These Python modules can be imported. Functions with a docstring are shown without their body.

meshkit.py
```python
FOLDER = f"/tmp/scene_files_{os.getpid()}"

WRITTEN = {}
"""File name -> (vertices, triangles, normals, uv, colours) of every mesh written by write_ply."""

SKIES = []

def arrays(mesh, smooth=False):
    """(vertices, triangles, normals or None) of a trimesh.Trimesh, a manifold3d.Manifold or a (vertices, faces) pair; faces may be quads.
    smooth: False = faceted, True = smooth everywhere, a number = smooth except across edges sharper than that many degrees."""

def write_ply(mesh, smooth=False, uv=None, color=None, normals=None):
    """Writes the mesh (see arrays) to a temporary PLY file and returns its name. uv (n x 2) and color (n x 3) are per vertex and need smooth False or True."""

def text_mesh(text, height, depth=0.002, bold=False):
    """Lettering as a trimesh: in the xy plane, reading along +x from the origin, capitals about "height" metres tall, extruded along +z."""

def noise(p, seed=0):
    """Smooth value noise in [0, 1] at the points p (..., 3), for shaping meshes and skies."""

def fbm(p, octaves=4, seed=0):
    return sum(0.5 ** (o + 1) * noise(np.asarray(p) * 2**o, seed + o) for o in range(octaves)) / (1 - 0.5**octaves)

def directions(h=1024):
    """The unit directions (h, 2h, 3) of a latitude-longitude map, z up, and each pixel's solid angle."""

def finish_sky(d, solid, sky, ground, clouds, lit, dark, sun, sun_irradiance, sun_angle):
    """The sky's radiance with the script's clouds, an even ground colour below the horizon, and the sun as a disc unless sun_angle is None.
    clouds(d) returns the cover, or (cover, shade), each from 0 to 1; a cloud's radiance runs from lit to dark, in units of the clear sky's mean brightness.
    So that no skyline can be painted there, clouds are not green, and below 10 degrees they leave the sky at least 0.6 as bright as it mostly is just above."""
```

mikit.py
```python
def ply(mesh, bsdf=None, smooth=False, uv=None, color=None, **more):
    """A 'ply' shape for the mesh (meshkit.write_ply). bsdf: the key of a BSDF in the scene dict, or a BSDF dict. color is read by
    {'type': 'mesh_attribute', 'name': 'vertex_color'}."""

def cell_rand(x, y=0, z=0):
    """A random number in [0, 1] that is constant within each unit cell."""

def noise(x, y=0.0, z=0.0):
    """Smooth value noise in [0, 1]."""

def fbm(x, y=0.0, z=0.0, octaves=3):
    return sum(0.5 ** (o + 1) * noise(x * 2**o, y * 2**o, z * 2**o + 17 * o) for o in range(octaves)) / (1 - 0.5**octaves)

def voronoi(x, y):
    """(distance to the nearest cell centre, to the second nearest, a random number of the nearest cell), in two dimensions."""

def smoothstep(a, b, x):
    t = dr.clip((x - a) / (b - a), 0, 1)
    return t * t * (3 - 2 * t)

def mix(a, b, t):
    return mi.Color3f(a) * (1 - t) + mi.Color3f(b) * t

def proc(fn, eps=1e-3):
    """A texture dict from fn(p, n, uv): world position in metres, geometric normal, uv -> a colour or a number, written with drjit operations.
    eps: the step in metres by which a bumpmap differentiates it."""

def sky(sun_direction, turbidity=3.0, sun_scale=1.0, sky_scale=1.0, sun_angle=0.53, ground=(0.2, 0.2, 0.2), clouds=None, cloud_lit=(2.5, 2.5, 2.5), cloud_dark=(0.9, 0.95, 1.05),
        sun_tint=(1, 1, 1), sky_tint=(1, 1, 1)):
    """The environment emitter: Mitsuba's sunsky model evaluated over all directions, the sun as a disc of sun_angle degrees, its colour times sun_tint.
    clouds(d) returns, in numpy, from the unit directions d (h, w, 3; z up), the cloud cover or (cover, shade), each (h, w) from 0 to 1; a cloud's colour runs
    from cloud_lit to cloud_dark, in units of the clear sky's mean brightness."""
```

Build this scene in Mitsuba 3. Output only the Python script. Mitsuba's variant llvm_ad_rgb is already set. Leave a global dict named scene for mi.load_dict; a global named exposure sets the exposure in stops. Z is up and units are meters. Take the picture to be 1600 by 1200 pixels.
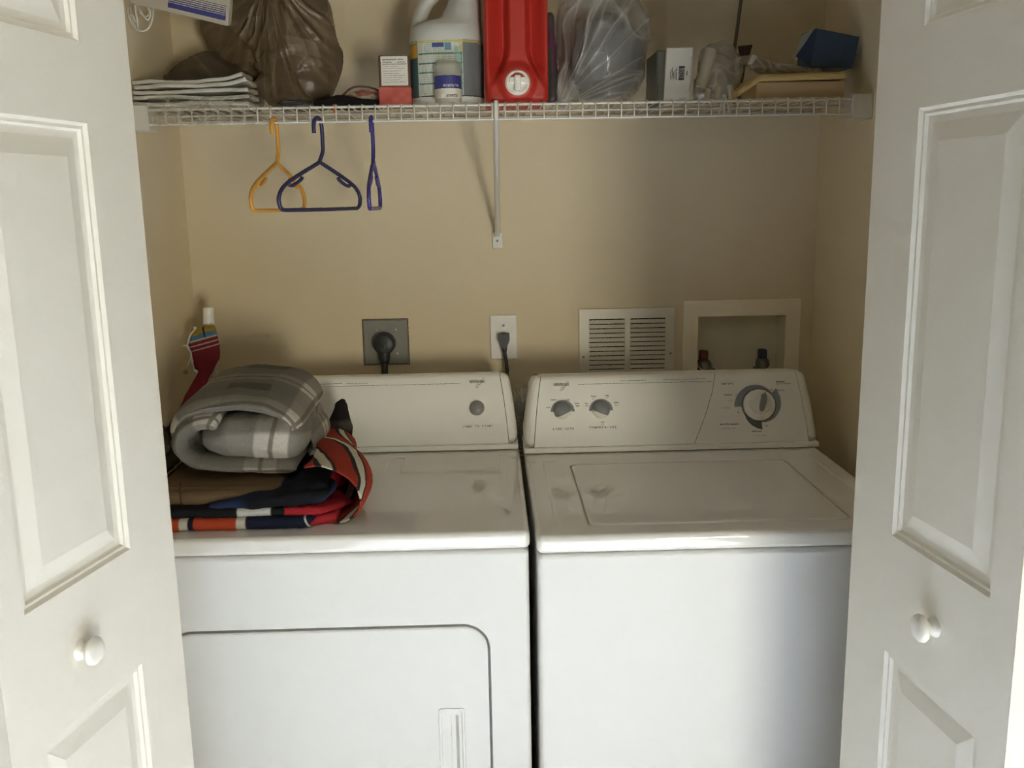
import math, numpy as np, trimesh, mitsuba as mi, mikit, meshkit, drjit as dr
import manifold3d as m3
from manifold3d import Manifold, CrossSection
from shapely.geometry import Polygon, box as sbox
from mikit import noise, fbm, smoothstep, mix

T = mi.ScalarTransform4f
rng = np.random.default_rng(7)
scene, labels = {}, {}

# ------------------------------------------------------------------ camera, light, exposure
yaw, pitch, roll, F = 0.021899, 0.193657, -0.018138, 1461.3
EYE = np.array([0.7524, -2.3922, 1.4918])
fw = np.array([math.sin(yaw), math.cos(yaw), 0]); rt = np.array([math.cos(yaw), -math.sin(yaw), 0]); up = np.array([0, 0, 1.0])
f2 = fw * math.cos(pitch) - up * math.sin(pitch); u2 = up * math.cos(pitch) + fw * math.sin(pitch)
u3 = u2 * math.cos(roll) - rt * math.sin(roll)
scene['camera'] = {'type': 'perspective', 'fov': math.degrees(2 * math.atan(800 / F)), 'fov_axis': 'x', 'near_clip': 0.05,
                   'to_world': T().look_at(origin=EYE.tolist(), target=(EYE + f2).tolist(), up=u3.tolist())}
exposure = 0.3
WIN = (1.80, 2.50, 0.10, 1.30)             # the lit window of the room behind the camera: x0, x1, z0, z1
WIN_RAD = (26.5, 25.2, 20.6)
WIN2 = (0.00, 1.70, 0.70, 2.15)           # clear window that lets the sun onto the floor
ROOM_Y = -5.2
scene['sun'] = {'type': 'directional', 'direction': [0.05, 0.85, -0.475], 'irradiance': {'type': 'rgb', 'value': [26.5, 28.3, 31.6]}}

# ------------------------------------------------------------------ materials
def two(b): return {'type': 'twosided', 'bsdf': b}
def tex(c):
    if callable(c): return mikit.proc(c)
    if isinstance(c, (int, float)): c = (c, c, c)
    return {'type': 'rgb', 'value': [float(x) for x in c]}
def mat(name, c, rough=0.5, spec=0.5, bump=None, bscale=1.0, eps=1e-3, **kw):
    b = {'type': 'principled', 'base_color': tex(c), 'roughness': float(rough), 'specular': float(spec), **kw}
    if bump is not None:
        b = {'type': 'bumpmap', 'arbitrary': mikit.proc(bump, eps), 'scale': float(bscale), 'bsdf': b}
    scene[name] = two(b)
    return name
def diff(name, c):
    scene[name] = two({'type': 'diffuse', 'reflectance': tex(c)}); return name

def band(v, a, b, s=0.002): return smoothstep(a - s, a + s, v) * (1 - smoothstep(b - s, b + s, v))
def wall_bump(p, n, uv): return 0.0012 * fbm(p.x * 95, p.y * 95, p.z * 95, 2) + 0.0007 * noise(p.x * 260, p.y * 260, p.z * 260)
def wall_col(p, n, uv):
    m = fbm(p.x * 3, p.y * 3, p.z * 3, 2)
    c = mix((0.64, 0.55, 0.385), (0.68, 0.585, 0.415), m)
    sx = dr.exp(-dr.square((p.x - 0.165) / 0.035)) * dr.exp(-dr.square((p.z - 1.163) / 0.006)) * noise(p.x * 150, 0, p.z * 300)
    return c * (1 - 0.35 * sx)
M_WALL = mat('bsdf_wall', wall_col, 0.85, 0.2, wall_bump, 1.0)
M_ROOM = diff('bsdf_room', (0.50, 0.47, 0.42))
M_CEIL = diff('bsdf_ceiling', (0.50, 0.48, 0.43))
M_FLOOR = diff('bsdf_floor', (0.60, 0.62, 0.63))
def grain(p, n, uv): return 0.00035 * noise(p.x * 300 + p.y * 300, (p.x + p.y) * 40, p.z * 26) + 0.00025 * noise(p.x * 700 + p.y * 500, 3.0, p.z * 60)
def door_col(p, n, uv):
    d1 = dr.exp(-(dr.square((p.y + 1.246) / 0.03) + dr.square((p.z - 0.925) / 0.035))) * smoothstep(0.75, 0.74, p.x)
    return mix((0.78, 0.755, 0.685), (0.50, 0.46, 0.36), 0.55 * d1 * noise(p.y * 90, p.z * 90, 1.0))
M_DOOR = mat('bsdf_door', door_col, 0.55, 0.22, grain, 1.0, 5e-4)
M_KNOB = mat('bsdf_knob', (0.80, 0.79, 0.74), 0.25, 0.5)
M_TRIM = mat('bsdf_trim', (0.80, 0.79, 0.75), 0.4, 0.4)
M_ENAMEL = mat('bsdf_enamel', (0.70, 0.705, 0.70), 0.40, 0.25)
M_DECK = mat('bsdf_deck', (0.79, 0.785, 0.76), 0.05, 0.75)
M_CONS = mat('bsdf_console', (0.88, 0.875, 0.82), 0.33, 0.45)
M_GAP = diff('bsdf_gap', (0.05, 0.05, 0.048))
M_PRINT = diff('bsdf_print', (0.06, 0.06, 0.065))
M_PRINTG = diff('bsdf_print_grey', (0.30, 0.29, 0.27))
M_DIALG = mat('bsdf_dial_grey', (0.19, 0.20, 0.205), 0.4, 0.5)
M_BAND = mat('bsdf_band', (0.235, 0.26, 0.275), 0.5, 0.4)
M_BANDD = mat('bsdf_band_dark', (0.10, 0.105, 0.105), 0.4, 0.5)
M_KWHITE = mat('bsdf_knob_white', (0.80, 0.79, 0.74), 0.18, 0.6)
M_BUTTON = mat('bsdf_button', (0.22, 0.22, 0.215), 0.35, 0.5)
M_WIRE = mat('bsdf_wire', (0.60, 0.59, 0.54), 0.35, 0.5)
M_PLASTW = mat('bsdf_white_plastic', (0.62, 0.61, 0.56), 0.35, 0.5)
M_OUTLET = mat('bsdf_outlet', (0.72, 0.70, 0.67), 0.4, 0.45)
M_STEEL = mat('bsdf_steel', (0.20, 0.20, 0.175), 0.5, 0.4, metallic=0.2)
M_SCREW = mat('bsdf_screw', (0.75, 0.75, 0.72), 0.2, 0.6, metallic=0.8)
M_BLACK = mat('bsdf_black', (0.02, 0.02, 0.021), 0.45, 0.5)
M_VENT = mat('bsdf_vent', (0.68, 0.645, 0.54), 0.4, 0.45)
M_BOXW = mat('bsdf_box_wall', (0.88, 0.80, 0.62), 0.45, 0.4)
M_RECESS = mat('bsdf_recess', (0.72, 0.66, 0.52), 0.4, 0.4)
M_BRASS = mat('bsdf_brass', (0.16, 0.15, 0.12), 0.35, 0.6, metallic=0.5)
M_REDH = mat('bsdf_red_handle', (0.16, 0.035, 0.02), 0.45, 0.5)
M_BLUEH = mat('bsdf_blue_handle', (0.03, 0.035, 0.06), 0.45, 0.5)
M_FOIL = mat('bsdf_foil', (0.50, 0.49, 0.46), 0.35, 0.5, metallic=0.6)
M_YEL = mat('bsdf_yellow', (0.62, 0.31, 0.05), 0.35, 0.5)
M_NAVY = mat('bsdf_navy', (0.028, 0.028, 0.082), 0.35, 0.5)
M_INDIGO = mat('bsdf_indigo', (0.045, 0.034, 0.20), 0.3, 0.55)
M_RED = mat('bsdf_red', (0.39, 0.024, 0.015), 0.42, 0.4)
M_REDD = mat('bsdf_red_dark', (0.30, 0.03, 0.02), 0.5, 0.4)
M_CAPW = mat('bsdf_cap_white', (0.84, 0.83, 0.79), 0.3, 0.5)
M_JUGW = mat('bsdf_jug_white', (0.54, 0.545, 0.51), 0.4, 0.45)
TOPZ = 1.70
def ridge(p, s, k):
    a = noise(p.x * s + 3 * noise(p.x * s * 0.5, p.y * s * 0.5, p.z * s * 0.5 + k), p.y * s, p.z * s + k)
    return 1 - dr.abs(2 * a - 1)
def rays(p, x0, z0, k, sd):
    a = dr.atan2(p.z - z0, p.x - x0); r = dr.sqrt(dr.square(p.x - x0) + dr.square(p.z - z0))
    w = 1.6 * noise(p.x * 9, p.y * 9, p.z * 9 + sd)
    return 1 - dr.abs(2 * noise(a * k + w, r * 7 + w, sd + p.y * 4) - 1)
def brown_bump(p, n, uv): return 0.007 * dr.power(rays(p, .29, 1.98, 5.0, 1.0), 3) + 0.003 * rays(p, .29, 1.98, 12.0, 5.0)
def brown_col(p, n, uv):
    m = dr.clip(0.75 * dr.power(rays(p, .29, 1.98, 5.0, 4.0), 6) + .5 * dr.power(rays(p, .29, 1.98, 15.0, 9.0), 9), 0, 1)
    q = band(p.x + .3 * (p.z - 1.84), .325, .385, .002) * band(p.z + .22 * (p.x - .35), 1.815, 1.845, .002)
    return mix(mix((0.086, 0.060, 0.034), (0.25, 0.185, 0.115), 0.5 * m), (.22, .17, .12), .5 * q)
M_BROWN = mat('bsdf_brown_bag', brown_col, 0.38, 0.5, brown_bump, 1.0, 2e-3)
def dark_col(p, n, uv):
    return mix((0.075, 0.056, 0.038), (0.15, 0.12, 0.085), 0.6 * dr.power(ridge(p, 16.0, 9.0), 5))
M_BROWND = mat('bsdf_dark_bag', dark_col, 0.3, 0.55, brown_bump, 1.0, 2e-3)
def film_bump(p, n, uv): return 0.007 * dr.power(rays(p, .915, TOPZ, 5.0, 3.0), 3) + 0.003 * rays(p, .915, TOPZ, 13.0, 8.0)
def film_w(p, n, uv): return dr.clip(0.20 + 0.40 * dr.power(rays(p, .915, TOPZ, 5.0, 3.0), 7) + 0.35 * dr.power(rays(p, .915, TOPZ, 14.0, 8.0), 10), 0, 0.8)
scene['bsdf_film'] = {'type': 'blendbsdf', 'weight': mikit.proc(film_w),
    'a': {'type': 'thindielectric', 'int_ior': 1.45},
    'b': two({'type': 'bumpmap', 'arbitrary': mikit.proc(film_bump, 2e-3), 'scale': 1.0, 'bsdf': {'type': 'principled', 'base_color': tex((0.45, 0.45, 0.43)), 'roughness': 0.25, 'specular': 0.7}})}
def wrap_w(p, n, uv): return dr.clip(0.30 + 0.5 * dr.power(ridge(p, 40.0, 2.0), 5), 0, 0.9)
scene['bsdf_sleeve'] = {'type': 'blendbsdf', 'weight': mikit.proc(lambda p, n, uv: dr.clip(.05 + .4 * dr.power(ridge(p, 55.0, 2.0), 14), 0, .7)),
    'a': {'type': 'thindielectric', 'int_ior': 1.45}, 'b': two({'type': 'principled', 'base_color': tex((0.55, 0.54, 0.48)), 'roughness': 0.15, 'specular': 0.8})}
scene['bsdf_wrap'] = {'type': 'blendbsdf', 'weight': mikit.proc(wrap_w),
    'a': {'type': 'thindielectric', 'int_ior': 1.45},
    'b': two({'type': 'principled', 'base_color': tex((0.50, 0.48, 0.42)), 'roughness': 0.2, 'specular': 0.7})}
M_FILM, M_WRAP = 'bsdf_film', 'bsdf_wrap'
M_STUFFG = mat('bsdf_grey_pillow', (0.15, 0.155, 0.16), 0.8, 0.2)
def carton_col(p, n, uv): return (0.66, 0.63, 0.55)
M_CARTON = mat('bsdf_carton', (0.58, 0.55, 0.48), 0.6, 0.3)
M_LABEL = mat('bsdf_label_white', (0.66, 0.63, 0.55), 0.5, 0.3)
M_CARDB = mat('bsdf_cardboard', (0.36, 0.25, 0.13), 0.8, 0.2)
M_ENV = mat('bsdf_envelope', (0.44, 0.32, 0.13), 0.7, 0.25)
M_BLUEB = mat('bsdf_blue_carton', (0.034, 0.062, 0.10), 0.45, 0.4)
M_FLAP = mat('bsdf_flap', (0.25, 0.25, 0.20), 0.6, 0.3)
M_GREEN = mat('bsdf_dark_green', (0.085, 0.088, 0.068), 0.45, 0.4)
M_STRIPE = mat('bsdf_stripe', (0.040, 0.042, 0.18), 0.5, 0.4)
M_PAPER = mat('bsdf_paper', lambda p, n, uv: mix((0.34, 0.33, 0.285), (0.56, 0.54, 0.475), noise(p.x * 22, p.y * 20, p.z * 90)), 0.35, 0.5,
              lambda p, n, uv: 0.002 * ridge(p, 35.0, 3.0), 1.0, 2e-3)
M_CORD = mat('bsdf_cord_white', (0.66, 0.65, 0.60), 0.4, 0.4)
M_PINKB = mat('bsdf_pink_bag', lambda p, n, uv: mix((0.30, 0.11, 0.075), (0.46, 0.42, 0.34), smoothstep(0.45, 0.62, fbm(p.x * 40, p.y * 40, p.z * 90, 2))), 0.25, 0.6)
M_DKBROWN = mat('bsdf_dark_brown', (0.10, 0.055, 0.04), 0.5, 0.4)
M_REDPK = mat('bsdf_red_pack', lambda p, n, uv: mix((0.42, 0.055, 0.04), (0.58, 0.20, 0.15), 0.6 * noise(p.x * 70, p.y * 60, p.z * 90)), 0.22, 0.6)
M_ORANGE = mat('bsdf_orange', (0.70, 0.16, 0.04), 0.6, 0.3)
M_STICK = mat('bsdf_stick', (0.13, 0.11, 0.08), 0.5, 0.4)
M_BRISTLE = mat('bsdf_bristle', lambda p, n, uv: mix((0.03, 0.016, 0.01), (0.075, 0.045, 0.028), noise(p.x * 900, p.y * 900, 0)), 0.8, 0.2)

def fab(p): return 0.0004 * noise(p.x * 900, p.y * 900, p.z * 900) + 0.0012 * fbm(p.x * 60, p.y * 60, p.z * 60, 2)
def fbump(p, n, uv): return fab(p)
def fuzz(p, a=0.86, b=1.0): return a + (b - a) * noise(p.x * 600, p.y * 600, p.z * 600)
def sheen_mat(name, c): return mat(name, c, 0.95, 0.1, fbump, 1.0, 1e-3, sheen=0.3)
def plaid(p, n, uv):
    u = uv.x + 0.03 * fbm(p.x * 6, p.y * 6, p.z * 6, 2); v = uv.y + 0.03 * fbm(p.x * 6 + 9, p.y * 6, p.z * 6, 2)
    fu, fv = (u + 0.236) / 0.30 - dr.floor((u + 0.236) / 0.30), v / 0.17 - dr.floor(v / 0.17)
    lu, lv = band(fu, 0.02, 0.24, 0.01), band(fv, 0.05, 0.34, 0.01)
    du, dv = band(fu, 0.55, 0.85, 0.01), band(fv, 0.58, 0.86, 0.01)
    c = mi.Color3f(0.160, 0.151, 0.130)
    c = mix(c, (0.30, 0.275, 0.24), 0.5 * lu); c = mix(c, (0.56, 0.52, 0.46), 0.72 * lv * (0.2 + 0.8 * lu))
    c = mix(c, (0.075, 0.07, 0.06), 0.5 * du * dv + 0.16 * du + 0.10 * dv)
    line = dr.maximum(band(fu, 0.115, 0.145, 0.006), band(fv, 0.17, 0.21, 0.006))
    c = mix(c, (0.10, 0.085, 0.065), 0.75 * line)
    return c * fuzz(p, 0.88, 1.12)
M_PLAID = sheen_mat('bsdf_plaid', plaid)
M_PANTS = sheen_mat('bsdf_pants', lambda p, n, uv: mix((0.115, 0.074, 0.042), (0.175, 0.118, 0.068), fbm(p.x * 14, p.y * 30, p.z * 20, 3)) * fuzz(p))
M_OLIVE = sheen_mat('bsdf_olive', lambda p, n, uv: mi.Color3f(0.055, 0.046, 0.028) * fuzz(p))
M_NAVYF = sheen_mat('bsdf_navy_fabric', lambda p, n, uv: mix((0.010, 0.010, 0.013), (0.022, 0.034, 0.085), smoothstep(0.5, 0.7, fbm(p.x * 9, p.y * 9, p.z * 25, 2))) * fuzz(p))
M_BLACKF = sheen_mat('bsdf_black_fabric', lambda p, n, uv: mi.Color3f(0.016, 0.014, 0.014) * fuzz(p))
M_CHAR = sheen_mat('bsdf_charcoal', lambda p, n, uv: mix((0.018, 0.015, 0.015), (0.07, 0.058, 0.052), smoothstep(1.032, 1.022, p.z) * smoothstep(1.0, 1.012, p.z)) * fuzz(p))
M_REDF = sheen_mat('bsdf_red_fabric', lambda p, n, uv: mi.Color3f(0.36, 0.022, 0.032) * fuzz(p))
def stripes(p, n, uv):
    s = uv.x + 0.012 * fbm(p.x * 20, p.y * 20, p.z * 20, 2)
    f = s / 0.058 - dr.floor(s / 0.058)
    c = mi.Color3f(0.29, 0.038, 0.022)
    c = mix(c, (0.03, 0.025, 0.025), band(f, 0.36, 0.50, 0.02)); c = mix(c, (0.50, 0.46, 0.36), band(f, 0.50, 0.74, 0.02)); c = mix(c, (0.03, 0.025, 0.025), band(f, 0.74, 0.82, 0.02))
    return c * fuzz(p)
M_JERSEY = sheen_mat('bsdf_jersey', stripes)
def hem(p, n, uv):
    x = p.x
    c = mi.Color3f(0.40, 0.060, 0.026)
    c = mix(c, (0.50, 0.50, 0.44), band(x, 0.182, 0.198)); c = mix(c, (0.012, 0.014, 0.03), band(x, 0.198, 0.208))
    c = mix(c, (0.50, 0.50, 0.44), band(x, 0.285, 0.302)); c = mix(c, (0.013, 0.016, 0.035), smoothstep(0.300, 0.304, x))
    c = mix(c, (0.40, 0.03, 0.04), smoothstep(0.425, 0.430, x + 0.01 * noise(x * 40, p.z * 90)))
    c = mix(c, (0.55, 0.55, 0.52), band(x + (p.z - 0.92) * 0.5, 0.413, 0.417, 0.001))
    return c * fuzz(p)
M_HEM = sheen_mat('bsdf_striped_shirt', hem)
def wrtri(p, n, uv):
    c = mi.Color3f(0.013, 0.013, 0.016)
    c = mix(c, (0.36, 0.025, 0.035), smoothstep(0.0, 0.004, p.x - 0.352 - 0.02 * noise(p.x * 30, p.y * 30)))
    w = band(p.x, 0.285 + 0.0, 0.345) * smoothstep(0.0, 0.003, (p.z - 0.925) - 0.0 * p.x)
    return mix(c, (0.50, 0.50, 0.48), w) * fuzz(p)
M_SHORTS = sheen_mat('bsdf_shorts', wrtri)

# ------------------------------------------------------------------ mesh helpers
def key(name):
    if name not in scene: return name
    k = 1
    while f'{name}_{k:03d}' in scene: k += 1
    return f'{name}_{k:03d}'
def add(name, mesh, m, smooth=False, label=None, cat=None, group=None, kind=None, uv=None, **more):
    k = key(name)
    scene[k] = mikit.ply(mesh, m, smooth, uv=uv, **more)
    tag(k, label, cat, group, kind)
    return k
def tag(k, label=None, cat=None, group=None, kind=None):
    d = {n: v for n, v in (('label', label), ('category', cat), ('group', group), ('kind', kind)) if v}
    if d: labels[k] = {**labels.get(k, {}), **d}
def tm(man):
    m = man.to_mesh(); return trimesh.Trimesh(m.vert_properties[:, :3], m.tri_verts, process=False)
def mfd(t):
    t = trimesh.Trimesh(t.vertices, t.faces); t.merge_vertices()
    return Manifold(m3.Mesh(np.asarray(t.vertices, np.float32), np.asarray(t.faces, np.uint32)))
def cat_(*ms): return trimesh.util.concatenate([m for m in ms])
def bx(x0, y0, z0, x1, y1, z1):
    m = trimesh.creation.box([x1 - x0, y1 - y0, z1 - z0]); m.apply_translation([(x0 + x1) / 2, (y0 + y1) / 2, (z0 + z1) / 2]); return m
def chbox(x0, y0, z0, x1, y1, z1, c=0.002):
    p = []
    for sx in (0, 1):
        for sy in (0, 1):
            for sz in (0, 1):
                o = np.array([x1 if sx else x0, y1 if sy else y0, z1 if sz else z0]); s = np.array([-1 if sx else 1, -1 if sy else 1, -1 if sz else 1]) * c
                for k in range(3): q = o + s; q[k] = o[k]; p.append(q)
    return trimesh.convex.convex_hull(np.array(p))
def mhull(pts): return Manifold.hull_points(np.asarray(pts, np.float32))
def sph(c, r, n=20): return Manifold.sphere(float(r), n).translate([float(v) for v in c])
def hull(balls, n=20): return Manifold.batch_hull([sph(b[:3], b[3], n) for b in balls])
def rbox(x0, y0, z0, x1, y1, z1, r=0.008, n=20):
    return hull([(x, y, z, r) for x in (x0 + r, x1 - r) for y in (y0 + r, y1 - r) for z in (z0 + r, z1 - r)], n)
def crom(P, k=8):
    P = np.asarray(P, float); Q = np.vstack([2 * P[0] - P[1], P, 2 * P[-1] - P[-2]]); out = []
    for i in range(len(P) - 1):
        a, b, c, d = Q[i:i + 4]
        for t in np.linspace(0, 1, k, endpoint=False):
            out.append(0.5 * (2 * b + (c - a) * t + (2 * a - 5 * b + 4 * c - d) * t * t + (3 * b - 3 * c + d - a) * t ** 3))
    out.append(P[-1]); return np.array(out)
def tube(P, r, sides=10, closed=False, flat=None):
    P = np.asarray(P, float); n = len(P)
    t = np.roll(P, -1, 0) - np.roll(P, 1, 0) if closed else np.gradient(P, axis=0)
    t /= np.linalg.norm(t, axis=1, keepdims=True) + 1e-12
    a = np.cross(t[0], [0, 0, 1.0]); a = np.cross(t[0], [1.0, 0, 0]) if np.linalg.norm(a) < 0.1 else a
    A = []
    for i in range(n):
        a = a - t[i] * (a @ t[i]); a /= np.linalg.norm(a); A.append(a)
    A = np.array(A); B = np.cross(t, A); r = np.broadcast_to(r, (n,)); ang = np.arange(sides) * 2 * np.pi / sides
    v = P[:, None] + r[:, None, None] * (np.cos(ang)[None, :, None] * A[:, None] + np.sin(ang)[None, :, None] * B[:, None]); v = v.reshape(-1, 3)
    f = []
    for i in range(n if closed else n - 1):
        for j in range(sides):
            q = [i * sides + j, i * sides + (j + 1) % sides, ((i + 1) % n) * sides + (j + 1) % sides, ((i + 1) % n) * sides + j]
            f += [[q[0], q[1], q[2]], [q[0], q[2], q[3]]]
    if not closed:
        v = np.vstack([v, P[0], P[-1]]); c0, c1 = n * sides, n * sides + 1
        for j in range(sides):
            f.append([c0, (j + 1) % sides, j]); f.append([c1, (n - 1) * sides + j, (n - 1) * sides + (j + 1) % sides])
    return trimesh.Trimesh(v, np.array(f), process=False)
def rod(a, b, r, sides=10): return tube([a, (np.asarray(a, float) + b) / 2, b], r, sides)
def frame(o, ex, ez=None):
    """4x4 with z axis ez, x axis near ex, origin o."""
    ez = np.asarray(ez, float) / np.linalg.norm(ez); ex = np.asarray(ex, float); ex = ex - ez * (ex @ ez); ex /= np.linalg.norm(ex)
    M = np.eye(4); M[:3, 0], M[:3, 1], M[:3, 2], M[:3, 3] = ex, np.cross(ez, ex), ez, o; return M
def put(m, M): m = m.copy(); m.apply_transform(M); return m
def lathe(prof, n=32): return trimesh.creation.revolve(np.asarray(prof, float), sections=n)
def prism(poly, d): return trimesh.creation.extrude_polygon(poly, d, engine='earcut')
def rrect(x0, y0, x1, y1, r, res=8):
    return sbox(x0 + r, y0 + r, x1 - r, y1 - r).buffer(r, quad_segs=res)
def soft(man, edge=0.012, amp=0.004, freq=25, seed=0, it=6, wr=0.0, wfreq=18, stretch=(1, 1, 1)):
    """A union of hulls as cloth or film: refined, smoothed and crumpled."""
    t = tm(man.refine_to_length(edge)); t = trimesh.Trimesh(t.vertices, t.faces); t.merge_vertices()
    if it: trimesh.smoothing.filter_taubin(t, 0.5, 0.52, it)
    n = np.array(t.vertex_normals); p = np.array(t.vertices) * np.array(stretch)
    d = amp * (meshkit.fbm(p * freq, 3, seed) - 0.5) * 2
    if wr:
        a = meshkit.noise(p * wfreq + 2.5 * meshkit.noise(p * wfreq * 0.6, seed + 3)[:, None], seed + 8)
        d = d + wr * (1 - np.abs(2 * a - 1)) ** 3
    t.vertices = t.vertices + n * d[:, None]
    return t
def loft(rings, cap=True):
    R = np.asarray(rings, float); n, k = R.shape[:2]; v = R.reshape(-1, 3); f = []
    for i in range(n - 1):
        for j in range(k):
            a, b, c, d = i * k + j, i * k + (j + 1) % k, (i + 1) * k + (j + 1) % k, (i + 1) * k + j
            f += [[a, b, c], [a, c, d]]
    if cap:
        v = np.vstack([v, R[0].mean(0), R[-1].mean(0)]); c0, c1 = n * k, n * k + 1
        for j in range(k): f.append([c0, (j + 1) % k, j]); f.append([c1, (n - 1) * k + j, (n - 1) * k + (j + 1) % k])
    t = trimesh.Trimesh(v, np.array(f), process=False)
    if t.volume < 0: t.invert()
    return t
def sell(rx, ry, n=2.6, k=64):
    a = np.arange(k) * 2 * np.pi / k; c, s = np.cos(a), np.sin(a)
    return np.stack([rx * np.sign(c) * np.abs(c) ** (2 / n), ry * np.sign(s) * np.abs(s) ** (2 / n)], 1)

# ------------------------------------------------------------------ the setting
CW, YF0, YF1, OX0, OX1 = 1.586, -1.075, -0.965, 0.020, 1.468      # closet width, front wall faces, opening
RX0, RX1, H = -2.6, 4.2, 2.44
def struct(name, mesh, m, smooth=False, label=None): return add(name, mesh, m, smooth, label, None, None, 'structure')
bxr = bx
struct('floor', bx(RX0 - .1, ROOM_Y - .1, -0.1, RX1 + .1, 0.15, 0), M_FLOOR, label='pale hard floor of the closet and the room')
struct('ceiling', bx(RX0 - .1, ROOM_Y - .1, H, RX1 + .1, 0.15, H + .1), M_CEIL, label='white ceiling')
# back wall with the hole of the washer supply box
OB = (1.286, 1.518, 0.97, 1.191)
wb = prism(Polygon([(-.12, 0), (CW + .12, 0), (CW + .12, H), (-.12, H)], [[(OB[0], OB[2]), (OB[1], OB[2]), (OB[1], OB[3]), (OB[0], OB[3])]]), 0.12)
wb.apply_transform(np.array([[1, 0, 0, 0], [0, 0, 1, 0], [0, 1, 0, 0], [0, 0, 0, 1.0]]))
struct('wall_back', wb, M_WALL, label='beige textured back wall of the laundry closet')
struct('wall_left', bx(-.12, YF1, 0, 0, 0, H), M_WALL, label='beige left side wall of the laundry closet')
struct('wall_right', bx(CW, YF1, 0, CW + .12, 0, H), M_WALL, label='beige right side wall of the laundry closet')
struct('wall_front', cat_(bx(RX0, YF0, 0, OX0, YF1, H), bx(OX1, YF0, 0, RX1, YF1, H), bx(OX0, YF0, 2.07, OX1, YF1, H)), M_ROOM, label='white room wall around the closet opening')
struct('wall_west', bx(RX0 - .1, ROOM_Y, 0, RX0, YF0, H), M_ROOM)
struct('wall_east', bx(RX1, ROOM_Y, 0, RX1 + .1, YF0, H), M_ROOM)
hole_ = lambda w: [(w[0], w[2]), (w[1], w[2]), (w[1], w[3]), (w[0], w[3])]
def upright(m, y): m.apply_transform(np.array([[1, 0, 0, 0], [0, 0, 1, y], [0, 1, 0, 0], [0, 0, 0, 1.0]])); return m
struct('wall_rear', upright(prism(Polygon([(RX0, 0), (RX1, 0), (RX1, H), (RX0, H)], [hole_(WIN), hole_(WIN2)]), .1), ROOM_Y - .1), M_ROOM)
scene['bsdf_pane'] = {'type': 'thindielectric', 'int_ior': 1.5}
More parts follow.
